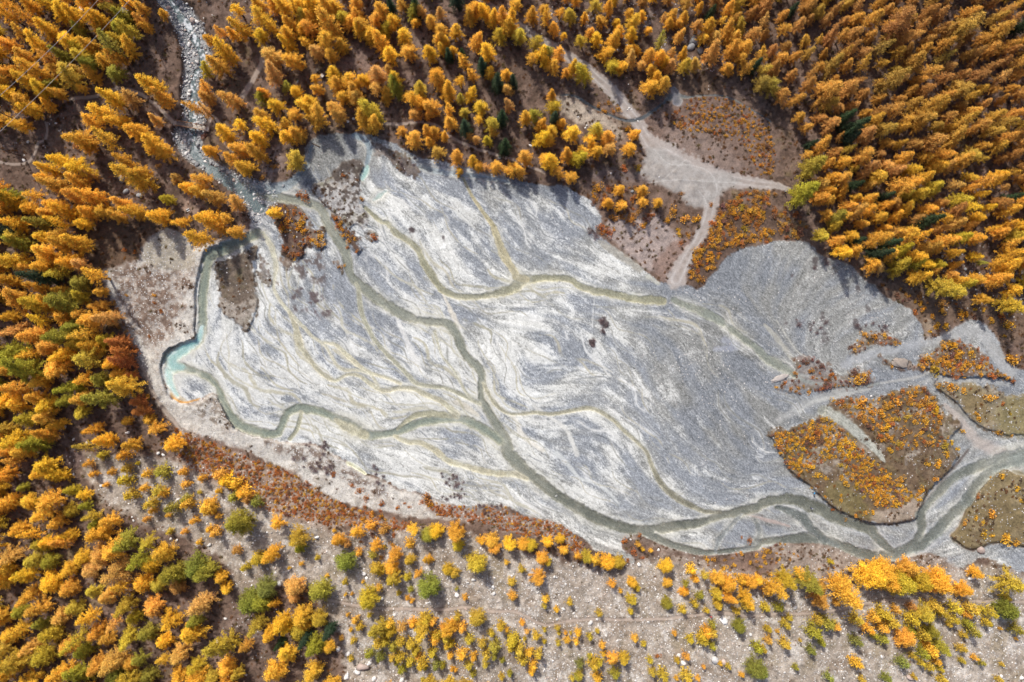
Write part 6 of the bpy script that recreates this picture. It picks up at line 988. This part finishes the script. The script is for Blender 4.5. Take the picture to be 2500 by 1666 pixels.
def stand(items, noun, name, cat_, forms, height, group, mass_label, r, keep=300, base_w=5.2, base_h=15., pickform=None, sink=.05, parts=('trunk','crown'), mass_name=None, sizes=('small','middling','large')):
    rec = []
    for (u, v, w, c) in items:
        h = height(w*S, c, u, v, r); x, y, z, gu, gv = place(u, v, .5*h)
        sc = w*S*(1-(z+.5*h)/CAM_H)/base_w
        rec.append(dict(u=u, v=v, w=w, c=c, h=h, loc=(float(x), float(y), float(z)-sink), s=(sc, sc, h/base_h), rot=r.uniform(0, 2*math.pi), tint=tint_of(c, r) if c in TINT else np.ones(3), f=pickform(c, u, v, r)))
    if name == 'larch_tree':                       # the upper right wood is rustier; its darker tint also carries cloud shade
        for q in rec:
            t = float(np.clip((q['u']-1650)/350, 0, 1)*np.clip((520-q['v'])/250, 0, 1)); q['tint'] = q['tint']*(1-.55*t)+TINT['b']*r.uniform(.7,1.15)*.55*t
    vis = [k for k, q in enumerate(rec) if in_frame(q['u'], q['v'], 0)]
    vis.sort(key=lambda k: -rec[k]['w']); sel = sorted(vis[:keep]); rest = sorted(set(range(len(rec)))-set(sel))
    used = {}; roots = []
    labs = label_all([(rec[k]['u'], rec[k]['v'], rec[k]['w'], WORD.get(rec[k]['c'], 'grey')) for k in sel], noun, sizes)
    for k, lab in zip(sel, labs):
        q = rec[k]; f = q['f']
        if parts:
            root = empty(name, q['loc'], q['rot']); root.scale = q['s']; obs = []
            for nm, me in zip(parts, (forms[f][1], forms[f][0])):
                ob = used[f][len(obs)].copy() if f in used else bpy.data.objects.new(nm, me)
                link(ob, root); ob['tint'] = [float(a) for a in q['tint']]; obs.append(ob)
        else:
            root = used[f][0].copy() if f in used else bpy.data.objects.new(name, forms[f]); link(root)
            root.location = q['loc']; root.rotation_euler = (0,0,q['rot']); root.scale = q['s']; root['tint'] = [float(a) for a in q['tint']]; obs = [root]
        used.setdefault(f, obs); tag(root, lab, cat_, group); roots.append(root)
    if rest:
        fk = sorted(used); pts = []
        for k in rest:
            q = rec[k]; f = q['f'] if q['f'] in used else fk[k % len(fk)]
            pts.append((q['loc'], q['s'], (0,0,q['rot']), q['tint'], fk.index(f)))
        scatter(mass_name, pts, [used[f] for f in fk], mass_label, cat_)
    return roots, used
rp = np.random.default_rng(303)
larch = [t for t in trees if t[3] != 'd']; spruce = [t for t in trees if t[3] == 'd']
def h_larch(w, c, u, v, r):
    k = 1.85 if c in ('G',) else 1.85 if (v > 1130 and u < 1550) else 2.0 if v > 1350 else 1.95 if (600 < u < 1780 and v < 480) else 2.15
    if at(klass, u, v) == 4 and v > 1200: k = min(k, 2.0)
    return float(np.clip(w*k, 4, 18)*r.uniform(.78, 1.18))
def f_larch(c, u, v, r): return int(r.integers(8, 10)) if (c == 'G' or (v > 1180 and r.uniform() < (.6 if u > 560 else .35))) else int(r.integers(0, 8))
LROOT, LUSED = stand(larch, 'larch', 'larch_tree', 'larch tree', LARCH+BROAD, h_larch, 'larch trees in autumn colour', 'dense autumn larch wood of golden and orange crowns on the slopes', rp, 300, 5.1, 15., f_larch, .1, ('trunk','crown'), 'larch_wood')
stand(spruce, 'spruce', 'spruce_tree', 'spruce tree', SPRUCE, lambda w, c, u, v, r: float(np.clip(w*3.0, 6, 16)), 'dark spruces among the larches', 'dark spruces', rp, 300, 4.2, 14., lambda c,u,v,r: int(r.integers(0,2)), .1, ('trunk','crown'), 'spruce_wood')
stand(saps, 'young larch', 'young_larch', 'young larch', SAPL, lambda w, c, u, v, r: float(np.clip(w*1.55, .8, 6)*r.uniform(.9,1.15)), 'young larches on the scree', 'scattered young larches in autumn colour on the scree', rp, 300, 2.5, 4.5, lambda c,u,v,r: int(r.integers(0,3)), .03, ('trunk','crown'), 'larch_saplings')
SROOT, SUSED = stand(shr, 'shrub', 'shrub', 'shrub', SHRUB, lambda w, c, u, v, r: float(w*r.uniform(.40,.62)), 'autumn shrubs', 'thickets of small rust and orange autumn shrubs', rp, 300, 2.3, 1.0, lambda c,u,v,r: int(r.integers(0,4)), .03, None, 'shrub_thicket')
for b in bare: pass
BROOT, BUSED = stand(bare, 'bare twiggy bush', 'bare_bush', 'bare bush', BARE, lambda w, c, u, v, r: float(w*r.uniform(.5,.8)), 'bare bushes', 'patches of bare dark twiggy scrub on the gravel', rp, 160, 1.7, 1.0, lambda c,u,v,r: int(r.integers(0,3)), .02, None, 'bare_scrub')
# low undergrowth on the forest floor and the terraces
pts = []
uu = rp.uniform(-60, 2560, 30000); vv = rp.uniform(-60, 1726, 30000)
sk = sorted(SUSED)
for u, v in zip(uu, vv):
    k = at(klass, u, v); n_ = at(N25, u, v)
    if k == 0 and n_ > -.25 or (k == 6 and n_ > .0 and rp.uniform() < .8) or (k == 5 and n_ > .1 and at(N60,u,v) > -.2 and rp.uniform() < .5) or (k == 4 and n_ > .25 and rp.uniform() < .35):
        if at(wdep, u, v) > .01: continue
        x, y, z, gu, gv = place(u, v); s = rp.uniform(.22, .62)*(1 if k != 4 else .6)
        t = np.array([(.14,.085,.05),(.20,.10,.045),(.11,.075,.05),(.16,.12,.05),(.24,.11,.03)][rp.choice(5, p=[.32,.2,.28,.12,.08])])*rp.uniform(.7,1.25)
        pts.append(((float(x),float(y),float(z)-.03), (s,s,s*.6), (0,0,rp.uniform(0,6.28)), t, int(rp.integers(0,len(sk)))))
scatter('undergrowth', pts, [SUSED[k] for k in sk], 'low brown heath and undergrowth covering the forest floor', 'undergrowth')
print('undergrowth', len(pts))
# ------------------------------------------------------------------ boulders and stones
BOULDERS = {
(2,2): "565 1165 40 w;1420 1420 62 w;1480 1435 46 k;1200 1440 40 w;330 295 20 w;840 595 20 w;895 765 30 w;318 850 25 w;380 1070 28 w;750 1285 22 w;395 900 22 w;670 1250 20 w;1660 1245 25 w;1170 1390 36 w;450 1098 20 w;336 1140 22 w;610 1140 22 w;1030 665 24 w;960 1158 20 w;1655 1340 24 w",
(3,2): "1500 665 66 k;1410 800 26 w;150 1000 66 w;230 1060 34 w;1570 985 34 w;1450 855 46 w;1425 862 30 w;1340 660 16 w;1640 1530 30 w;1015 1540 50 k;1395 250 16 w;820 1395 22 w;650 1530 24 w;1780 1540 36 w;555 1100 18 w",
(1,2): "640 1380 42 w;575 1345 38 w;740 1470 84 k;705 1505 40 w;630 1540 46 w;790 1440 34 w;775 1455 24 w;170 900 40 w;240 800 30 w;90 545 18 w;875 998 26 w;1385 975 36 w;1635 920 32 w;1640 965 30 w;960 1110 28 w;750 830 32 w;770 860 26 w;145 820 18 w;1460 890 22 w;1010 1560 44 w;820 1550 38 w;690 1500 26 w;1500 870 30 w;1450 1070 24 k;120 600 22 w;430 580 30 w;1180 1030 20 w;640 1515 26 w;1330 1030 20 w",
(0,0): "1315 140 42 k;1255 130 34 w;1170 120 30 w;1200 100 32 w;1140 75 22 w;1330 680 36 k;950 1335 46 e;860 1310 44 e;830 1225 60 e;160 1095 24 w;190 970 22 w;380 842 18 w;1340 1125 40 e;1350 1085 32 e;1640 1215 30 e;1290 645 28 w;1262 175 26 w;1320 960 28 w;1270 1050 30 w;1100 20 30 e;1215 180 26 e;1390 160 26 e;1560 1260 28 e;1500 1250 24 w;1660 1290 30 w",
(2,0): "1290 275 80 e;1320 345 54 e;1255 320 60 e;1370 330 40 e;1250 290 40 e;830 740 15 w;845 748 14 w;820 752 13 w;155 995 26 w;480 800 16 w;540 860 18 w;530 875 16 w;400 60 50 e;430 40 40 e;850 1310 30 e;705 1185 14 w;1035 1210 14 w;890 830 14 w;870 815 14 e",
(0,2): "690 225 36 w;1165 590 22 w;1205 600 24 w;1430 630 26 w;1540 1135 24 w;1480 1290 10 w;900 440 16 w;910 465 20 w;500 150 22 w;1115 15 26 w;1000 130 22 w;1220 320 30 w;1680 1520 22 w;880 350 18 w;1300 240 22 w",
(3,1): "750 1170 24 w;1300 240 20 w;1725 375 40 e;1430 320 34 e;1395 300 26 e;1105 490 14 w;1680 570 16 w;1340 330 20 e;1600 400 24 e",
(1,0): "1680 1080 24 e;1720 1078 24 w;640 830 26 w;680 810 20 w;300 560 24 e;200 1270 24 e;110 1250 20 e;60 1330 22 e;1230 1360 12 e",
(0,1): "440 1380 30 w;500 1465 22 w;870 1420 30 w;1080 1560 26 w;590 1490 20 w"}
RT = dict(w=(.60,.575,.545), k=(.46,.36,.31), e=(.24,.24,.245))
RW = dict(w='pale', k='pinkish', e='grey')
rb = np.random.default_rng(404)
items = parse(BOULDERS)
ncl = 0
while ncl < 190:                                        # the torrent's larger blocks
    u, v = rb.uniform(360, 640), rb.uniform(-20, 560)
    if at(sdR, u, v) > 2 and all((u-a[0])**2+(v-a[1])**2 > (a[2]*.45+2)**2 for a in items): items.append((u, v, 4.5+7.5*rb.uniform()**2.2, rb.choice(['w','e','e','k'], p=[.45,.25,.22,.08]))); ncl += 1
ROOTS = []
WORD.update(w='pale', k='pinkish', e='grey')
TINT.update({k: np.array(v) for k, v in RT.items()})
_t = tint_of
def tint_of(c, r): return TINT[c]*r.uniform(.8, 1.15) if c in RT else _t(c, r)
BR, BU = stand(items, 'boulder', 'boulder', 'boulder', ROCK, lambda w, c, u, v, r: float(w*S*0+w*r.uniform(.32,.5)), 'boulders', 'boulders', rb, 300, 1.75, 1.0, lambda c,u,v,r: int(r.integers(0,6)), .06, None, 'boulder_field', ('smaller','middling','big'))
for o in BR: o.scale = (o.scale[0], o.scale[1]*rb.uniform(.8,1.1), o.scale[0]*rb.uniform(.8,1.15))
STO = [mk_obj('stone', me) for me in STONE]
for k, (o, (u, v)) in enumerate(zip(STO, T(2,2,[(452,1260),(700,1060),(1008,860),(1330,1150)]))):
    x, y, z, *_ = place(u, v); o.location = (x, y, z-.03); o.scale = (.42,.4,.4); o['tint'] = [.6,.57,.54]
    tag(o, ('pale stone lying alone below the scree path','pale stone lying alone above the level scree path','pale stone on open scree under a round olive crown','pale stone near the path left of the hiker')[k], 'stone', 'loose stones of the scree')
pts = []
def strew(n, ulo, uhi, vlo, vhi, ok, slo, shi, pw, tints, probs):
    for u, v in zip(rb.uniform(ulo,uhi,n), rb.uniform(vlo,vhi,n)):
        if not ok(u, v): continue
        x, y, z, *_ = place(u, v); s = slo+(shi-slo)*rb.uniform()**pw
        t = np.array(tints[rb.choice(len(tints), p=probs)])*rb.uniform(.8,1.15)
        pts.append(((float(x),float(y),float(z)-.25*s*.5), (s, s*rb.uniform(.7,1), s*rb.uniform(.7,1.1)), (rb.normal(0,.2),rb.normal(0,.2),rb.uniform(0,6.28)), t, int(rb.integers(0,4))))
sc_t = [(.64,.61,.575),(.44,.40,.37),(.50,.40,.34),(.30,.28,.26)]
strew(46000, 380, 2560, 1060, 1720, lambda u,v: at(klass,u,v) == 4 and rb.uniform() < .12+1.25*at(stony,u,v)**1.3, .09, .44, 3.9, sc_t, [.52,.26,.12,.10])
strew(9000, 340, 680, -60, 580, lambda u,v: at(sdR,u,v) > -2, .14, .62, 2.6, [(.56,.55,.54),(.30,.30,.31),(.18,.18,.19),(.42,.37,.33)], [.42,.30,.18,.10])
strew(9000, 1150, 2560, -40, 760, lambda u,v: at(klass,u,v) == 0 and at(stony,u,v) > .25, .15, .75, 2.4, [(.34,.335,.33),(.22,.215,.21),(.45,.43,.41)], [.5,.3,.2])
strew(2600, -40, 700, 250, 1680, lambda u,v: at(klass,u,v) == 0 and at(stony,u,v) > .25, .14, .5, 2.4, [(.5,.47,.45),(.3,.28,.27)], [.6,.4])
strew(9000, 250, 1500, 540, 1340, lambda u,v: at(klass,u,v) == 5, .08, .3, 3.0, [(.60,.58,.55),(.40,.38,.36)], [.7,.3])
strew(7000, 1900, 2560, 740, 1420, lambda u,v: at(klass,u,v) in (1,6) and at(N25,u,v) > -.2 and (at(klass,u,v) == 1 or rb.uniform() < .35), .07, .26, 3.0, [(.40,.39,.38),(.28,.28,.28)], [.7,.3])
scatter('scree_stones', pts, [[o] for o in STO], 'countless pale loose stones strewn over scree and torrent bed', 'stones')
print('stones', len(pts))
# two great slabs and the white block
def big_rock(name, pix, ang, sx, sy, sz, tint, label, cat_, seed, tilt=(0,0)):
    x, y, z, *_ = place(*pix); o = mk_obj(name, rock_mesh(seed, 3, .6, 16)); o.location = (x, y, z-.1*sz); o.scale = (sx, sy, sz); o.rotation_euler = (tilt[0], tilt[1], ang); o['tint'] = tint; return tag(o, label, cat_)
(p,) = T(3,1,[(950,945)]); big_rock('rock_slab', p, -.45, 3.1, 2.2, 1.0, [.27,.225,.19], 'huge tan slab of layered rock on the dry bar', 'rock', 201)
(p,) = T(3,1,[(118,1050)]); big_rock('rock_slab', p, .35, 3.2, 1.3, .7, [.36,.32,.29], 'long pinkish rubble rock at the plain edge beside bushes', 'rock', 202)
(p,) = T(2,2,[(1480,1150)]); wb = big_rock('white_boulder', p, -.7, 1.75, 1.1, 1.3, [.72,.70,.68], 'great white split boulder beside the scree path', 'boulder', 203)

# ------------------------------------------------------------------ timber footbridge
M_deck = plain_mat('dark_planks', (.10,.08,.068), (.22,.175,.15), 3); M_pale = plain_mat('pale_boards', (.36,.31,.25), (.52,.45,.37), 3); M_beam = plain_mat('larch_beams', (.16,.085,.045), (.32,.17,.09), 3)
M_conc = plain_mat('abutment_stone', (.22,.185,.16), (.32,.275,.24), 2)
la, ra = (430.5, 301.5), (502.5, 314.5)
zdeck = max(float(zat(425,303)), float(zat(508,316)))+.25
def w_at(u, v, z): k = 1-z/CAM_H; return np.array([(u-UC)*S*k, (VC-v)*S*k])
A_, B_ = w_at(*la, zdeck), w_at(*ra, zdeck); Lb_ = float(np.linalg.norm(B_-A_)); ang = math.atan2(*(B_-A_)[::-1])
br_ = empty('footbridge', (float((A_[0]+B_[0])/2), float((A_[1]+B_[1])/2), zdeck), ang); tag(br_, 'wooden footbridge with dark planks and pale boards crossing the torrent', 'footbridge')
W_ = .62; x0 = -Lb_/2
for s in (-1, 1):
    m = MB(); m.box(x0-.4, -x0+.4, s*.45-.11, s*.45+.11, -.42, -.08); m.build('beam', M_beam, br_)
xd = x0+Lb_*.56; nplk = 22
for i in range(nplk):
    w = (xd-x0)/nplk; m = MB(); m.box(x0+i*w+.012, x0+(i+1)*w-.012, -W_+rb.uniform(-.03,.03), W_+rb.uniform(-.03,.03), -.07, rb.uniform(-.01,.012)); m.build('plank', M_deck, br_)
for b in range(2):
    l = (-x0-xd)/2
    for j in range(3): m = MB(); y0 = -W_+j*(2*W_/3); m.box(xd+b*l+.03, xd+(b+1)*l-.03, y0+.035, y0+2*W_/3-.035, -.06, .02+rb.uniform(-.01,.01)); m.build('board', M_pale, br_)
for s in (-1, 1):
    for zr in (.55, 1.0): m = MB(); m.bar((x0-.2, s*(W_+.06), zr), (-x0+.1, s*(W_+.06), zr), .05, k=6); m.build('rail', M_beam, br_)
    for i in range(7):
        xx = x0+.15+i*(Lb_-.3)/6
        m = MB(); m.box(xx-.06, xx+.06, s*(W_+.05)-.05, s*(W_+.05)+.05, -.4, 1.08); m.build('post', M_beam, br_)
        m = MB(); m.bar((xx, s*(W_+.62), -.30), (xx, s*(W_+.08), .72), .05, k=5); m.build('brace', M_beam, br_)
    m = MB(); m.box(-.12, .12, s*.3-.1, s*.3+.1, -1.2, -.42) if s == 1 else m.box(-.1,.1,-.5,.5,-.52,-.425); m.build('trestle', M_beam, br_)
for s in (-1, 1):
    m = MB(); m.box(s*(Lb_/2+.45)-.42, s*(Lb_/2+.45)+.42, -.7, .7, -1.4, -.03); m.build('abutment', M_conc, br_)

# ------------------------------------------------------------------ sheds, tables, tank
M_tin = plain_mat('sheet_metal', (.40,.43,.46), (.55,.58,.62), 2, .45, .1); M_wood = plain_mat('weathered_wood', (.06,.045,.035), (.14,.105,.08), 4); M_white = plain_mat('white_paint', (.66,.66,.64), (.78,.78,.76), 2, .6, .05); M_table = plain_mat('grey_timber', (.36,.33,.30), (.5,.46,.42), 4)
M_dark = plain_mat('dark_metal', (.02,.02,.022), (.05,.05,.055), 5, .5, .1)
def hut(name, pix, rz, lx, ly, h, roofmat, label, cat_, wallmat=None, pitch=.35, ribs=True):
    x, y, z, *_ = place(*pix, h); r_ = empty(name, (float(x), float(y), float(z)), rz); tag(r_, label, cat_)
    m = MB(); t = .07
    m.box(-lx/2, lx/2, -ly/2, -ly/2+t, -.1, h-.12); m.box(-lx/2, lx/2, ly/2-t, ly/2, -.1, h-.12); m.box(-lx/2, -lx/2+t, -ly/2+t, ly/2-t, -.1, h-.12); m.box(lx/2-t, lx/2, -ly/2+t, ly/2-t, -.1, h-.12); m.build('wall', wallmat or M_wood, r_)
    m = MB(); o = .14; e = .05
    m.hexa([(-lx/2-o,-ly/2-o,h-.1),(lx/2+o,-ly/2-o,h-.1),(lx/2+o,ly/2+o,h-.1+pitch),(-lx/2-o,ly/2+o,h-.1+pitch),(-lx/2-o,-ly/2-o,h-.1+e),(lx/2+o,-ly/2-o,h-.1+e),(lx/2+o,ly/2+o,h-.1+pitch+e),(-lx/2-o,ly/2+o,h-.1+pitch+e)]); roof = m.build('roof', roofmat, r_)
    if ribs:
        m = MB()
        for i in range(6):
            xx = -lx/2+i*lx/5; m.bar((xx,-ly/2-o,h-.1+e+.012),(xx,ly/2+o,h-.1+pitch+e+.012), .025, k=4)
        m.build('roof_ribs', roofmat, roof)
    m = MB(); m.box(-.35,.35,-ly/2-.03,-ly/2-.004,0,min(1.8,h-.3)); d = m.build('door', M_dark, r_)
    m = MB(); m.box(.24,.29,-ly/2-.07,-ly/2-.032,.9,1.0); m.build('handle', M_tin, d)
    return r_
hut('shed', (302.5,28), -.75, 1.9, 1.9, 2.9, M_tin, 'small dark wooden shed with a bluish sheet metal roof', 'shed')
hut('equipment_hut', (197,22), .25, .75, 1.15, 1.9, M_white, 'tiny hut with a flat white roof in the wood', 'hut', M_white, .06, False)
def table(pix, rz, lab, topmat, l=1.05, w=.85):
    x, y, z, *_ = place(*pix, .7); r_ = empty('picnic_table', (float(x), float(y), float(z)), rz); tag(r_, lab, 'table', 'picnic tables in the glade')
    for j in range(4): m = MB(); y0 = -w/2+j*w/4; m.box(-l/2, l/2, y0+.012, y0+w/4-.012, .70, .745); m.build('table_board', topmat, r_)
    for s in (-1, 1):
        m = MB(); m.box(-l/2, l/2, s*(w/2+.32)-.13, s*(w/2+.32)+.13, .42, .46); m.build('bench', M_wood, r_)
        m = MB(); m.bar((s*l*.36, -w/2-.38, 0), (s*l*.36, w*.2, .70), .05, k=4); m.bar((s*l*.36, w/2+.38, 0), (s*l*.36, -w*.2, .70), .05, k=4); m.box(s*l*.36-.03, s*l*.36+.03, -w/2-.4, w/2+.4, .36, .42); m.build('leg', M_wood, r_)
(p,) = T(1,0,[(466,517)]); table(p, -.9, 'picnic table with a pale grey top in the glade', M_table)
(p,) = T(1,0,[(430,478)]); table(p, -.9, 'picnic table with a dark top in the glade', M_wood, .9, .7)
# slatted stand beside the torrent path
(p,) = T(0,0,[(1287,1438)]); x, y, z, *_ = place(*p, .8); r_ = empty('slatted_stand', (float(x), float(y), float(z)), .45); tag(r_, 'small dark stand with pale crossbars beside the lower path', 'stand')
m = MB()
for sx in (-1,1):
    for sy in (-1,1): m.bar((sx*.42,sy*.42,0),(sx*.30,sy*.30,1.0), .04, k=5)
m.build('leg', M_dark, r_); m = MB(); m.box(-.45,.45,-.4,.4,.95,1.0); m.build('top', M_dark, r_)
for k, y0 in enumerate((-.3, .28)): m = MB(); m.box(-.46,.46,y0-.055,y0+.055,1.005,1.05); m.build('crossbar', M_white, r_)
# water tank in the hollow
(p,) = T(0,2,[(1483,1290)]); x, y, z, *_ = place(*p, .8); r_ = empty('water_tank', (float(x), float(y), float(z)), -.55); tag(r_, 'small white box tank in the leafy hollow', 'tank')
m = MB(); m.box(-.42,.42,-.32,.32,.12,.85); bd = m.build('body', M_white, r_)
m = MB(); m.box(-.46,.46,-.36,.36,.853,.90); ld = m.build('lid', M_white, r_); m = MB(); m.bar((.2,.1,.9),(.2,.1,.98),.08,k=8); m.build('cap', M_dark, ld)
for sx in (-1,1): m = MB(); m.box(sx*.3-.06,sx*.3+.06,-.3,.3,-.05,.118); m.build('foot', M_wood, r_)

# ------------------------------------------------------------------ power cables on poles standing just outside the view
M_wire = plain_mat('cable', (.30,.28,.27), (.36,.34,.33), 2, .5, 0)
def cable(p0, p1, h0, h1, lab):
    ends = []
    for (u, v), h in ((p0, h0), (p1, h1)):
        x, y, z, *_ = place(u, v, h); ends.append(Vector((float(x), float(y), float(z)+h)))
        po = empty('utility_pole', (float(x), float(y), float(z))); tag(po, f'wooden utility pole carrying the {lab} cable beyond the '+('left edge' if u < 0 else 'top edge'), 'utility pole')
        m = MB(); m.bar((0,0,-.5),(0,0,h+.15), .16, .11, 8); m.build('mast', M_wood, po)
        m = MB(); m.box(-.5,.5,-.05,.05,h-.25,h-.15); m.build('crossarm', M_wood, po); m = MB(); m.bar((0,0,h+.16),(0,0,h+.30),.06,k=8); m.build('insulator', M_white, po)
    a, b = ends; a.z += .3; b.z += .3; P = [a+(b-a)*t-Vector((0,0,4*1.0*t*(1-t))) for t in np.linspace(0, 1, 25)]
    v, f = tubes([(P[i], P[i+1], .042, .042, 5) for i in range(24)])
    tag(mk_obj('power_cable', mk_mesh('power_cable', v, f, (M_wire,), True)), f'{lab} grey power cable strung across the top left wood', 'cable')
cable((-30,352), (345,-28), 14, 14, 'lower'); cable((-30,262), (268,-28), 15, 15, 'upper')

# ------------------------------------------------------------------ hikers
def person(pix, face, jacket, trousers, lab, stride=.22, pack=None, hat=None):
    x, y, z, *_ = place(*pix, .8); root = empty('person', (float(x), float(y), float(z)), face); tag(root, lab, 'person')
    J = {}; vs_, es, rad = [], [], []
    def add(n, p, r_, par=None):
        J[n] = len(vs_); vs_.append(p); rad.append(r_)
        if par: es.append((J[par], J[n]))
    add('pelvis', (0,0,.95), .15); add('waist', (0,0,1.10), .135, 'pelvis'); add('chest', (0,.01,1.32), .165, 'waist'); add('neck', (0,.0,1.50), .06, 'chest'); add('chin', (0,.03,1.58), .075, 'neck'); add('head', (0,.015,1.67), .10, 'chin'); add('crown', (0,0,1.75), .07, 'head')
    for s, k in ((-1,1),(1,-1)):
        n = 'l' if s < 0 else 'r'; f_ = stride*k
        add('hip'+n, (s*.10,0,.90), .10, 'pelvis'); add('knee'+n, (s*.11,f_*.55+.05,.50), .065, 'hip'+n); add('ankle'+n, (s*.11,f_-.02,.10), .045, 'knee'+n); add('toe'+n, (s*.12,f_+.17,.04), .04, 'ankle'+n)
        add('sh'+n, (s*.20,0,1.42), .07, 'chest'); add('elb'+n, (s*.26,-f_*.5-.02,1.14), .048, 'sh'+n); add('wr'+n, (s*.25,-f_*.9+.12,.93), .03, 'elb'+n); add('palm'+n, (s*.245,-f_*.9+.155,.86), .036, 'wr'+n)
        for q in range(4): add(f'f{q}{n}', (s*.245,-f_*.9+.13+q*.022,.80), .010, 'palm'+n); add(f'g{q}{n}', (s*.235,-f_*.9+.135+q*.022,.755+.008*abs(q-1.4)), .008, f'f{q}{n}')
        add('th'+n, (s*.215,-f_*.9+.19,.83), .011, 'palm'+n)
    me = bpy.data.meshes.new('body'); me.from_pydata(vs_, es, []); tmp = bpy.data.objects.new('tmp', me); C.objects.link(tmp)
    tmp.modifiers.new('skin', 'SKIN'); sv = me.skin_vertices[0].data
    for i, r_ in enumerate(rad): sv[i].radius = (r_, r_*(.78 if vs_[i][2] > .85 and r_ > .12 else 1))
    sv[0].use_root = True; tmp.modifiers.new('sub', 'SUBSURF').levels = 1
    dg = bpy.context.evaluated_depsgraph_get(); dg.update(); bm_ = bpy.data.meshes.new_from_object(tmp.evaluated_get(dg)); bpy.data.objects.remove(tmp); bm_.name = 'body'
    for c in (jacket, trousers, (.42,.26,.19), (.05,.04,.035)):
        mm = plain_mat('cloth', tuple(a*.85 for a in c), c, 8, .9, 0) ; bm_.materials.append(mm)
    for p_ in bm_.polygons:
        q = p_.center; p_.material_index = 3 if q.z < .13 else 2 if (q.z > 1.53 or (abs(q.x) > .19 and q.z < .92)) else 0 if q.z > .97 or abs(q.x) > .2 else 1; p_.use_smooth = True
    mk_obj('body', bm_, root)
    v, f = ico(2); v = v*np.array([.108,.118,.10])+np.array([0,-.012,1.725]); v[:,2] = np.maximum(v[:,2], 1.66); mk_obj('hat' if hat else 'hair', mk_mesh('hair', v, f, (plain_mat('hair', hat or (.05,.035,.025), hat or (.08,.06,.045), 9, .9, 0),), True), root)
    if pack: m = MB(); m.hexa([(-.15,-.36,1.05),(.15,-.36,1.05),(.17,-.15,1.05),(-.17,-.15,1.05),(-.12,-.32,1.5),(.12,-.32,1.5),(.15,-.15,1.52),(-.15,-.15,1.52)]); m.build('backpack', plain_mat('pack', tuple(a*.8 for a in pack), pack, 6, .9, 0), root)
person((1735.5,1506), 1.9, (.60,.06,.075), (.02,.02,.025), 'hiker in a red jacket and dark trousers on the scree path', .25, (.05,.012,.014))
person((1987,1204), .6, (.03,.22,.42), (.03,.035,.06), 'hiker in a bright blue jacket standing by the island bank', .12, (.02,.10,.25))
person((1981,1241), 2.6, (.05,.06,.14), (.03,.03,.05), 'hiker in dark navy clothes at the river edge', .15, None, (.5,.5,.55))
person((1917.5,468), .3, (.42,.40,.40), (.02,.02,.025), 'walker in a light top where the gravel fork ends', .2, (.02,.02,.022))
# driftwood log at the grey bay
a, b = T(1,0,[(395,980)])[0], T(1,0,[(450,1006)])[0]
pa, pb = place(*a), place(*b); v, f = tubes([((float(pa[0]),float(pa[1]),float(pa[2])+.12), (float(pb[0]),float(pb[1]),float(pb[2])+.16), .12, .18, 7)])
tag(mk_obj('driftwood_log', mk_mesh('driftwood_log', v, f, (M_wood,), True)), 'dark driftwood log lying across the grey bay', 'log')
# the two leafy wrecks stranded at the plain's lower edge
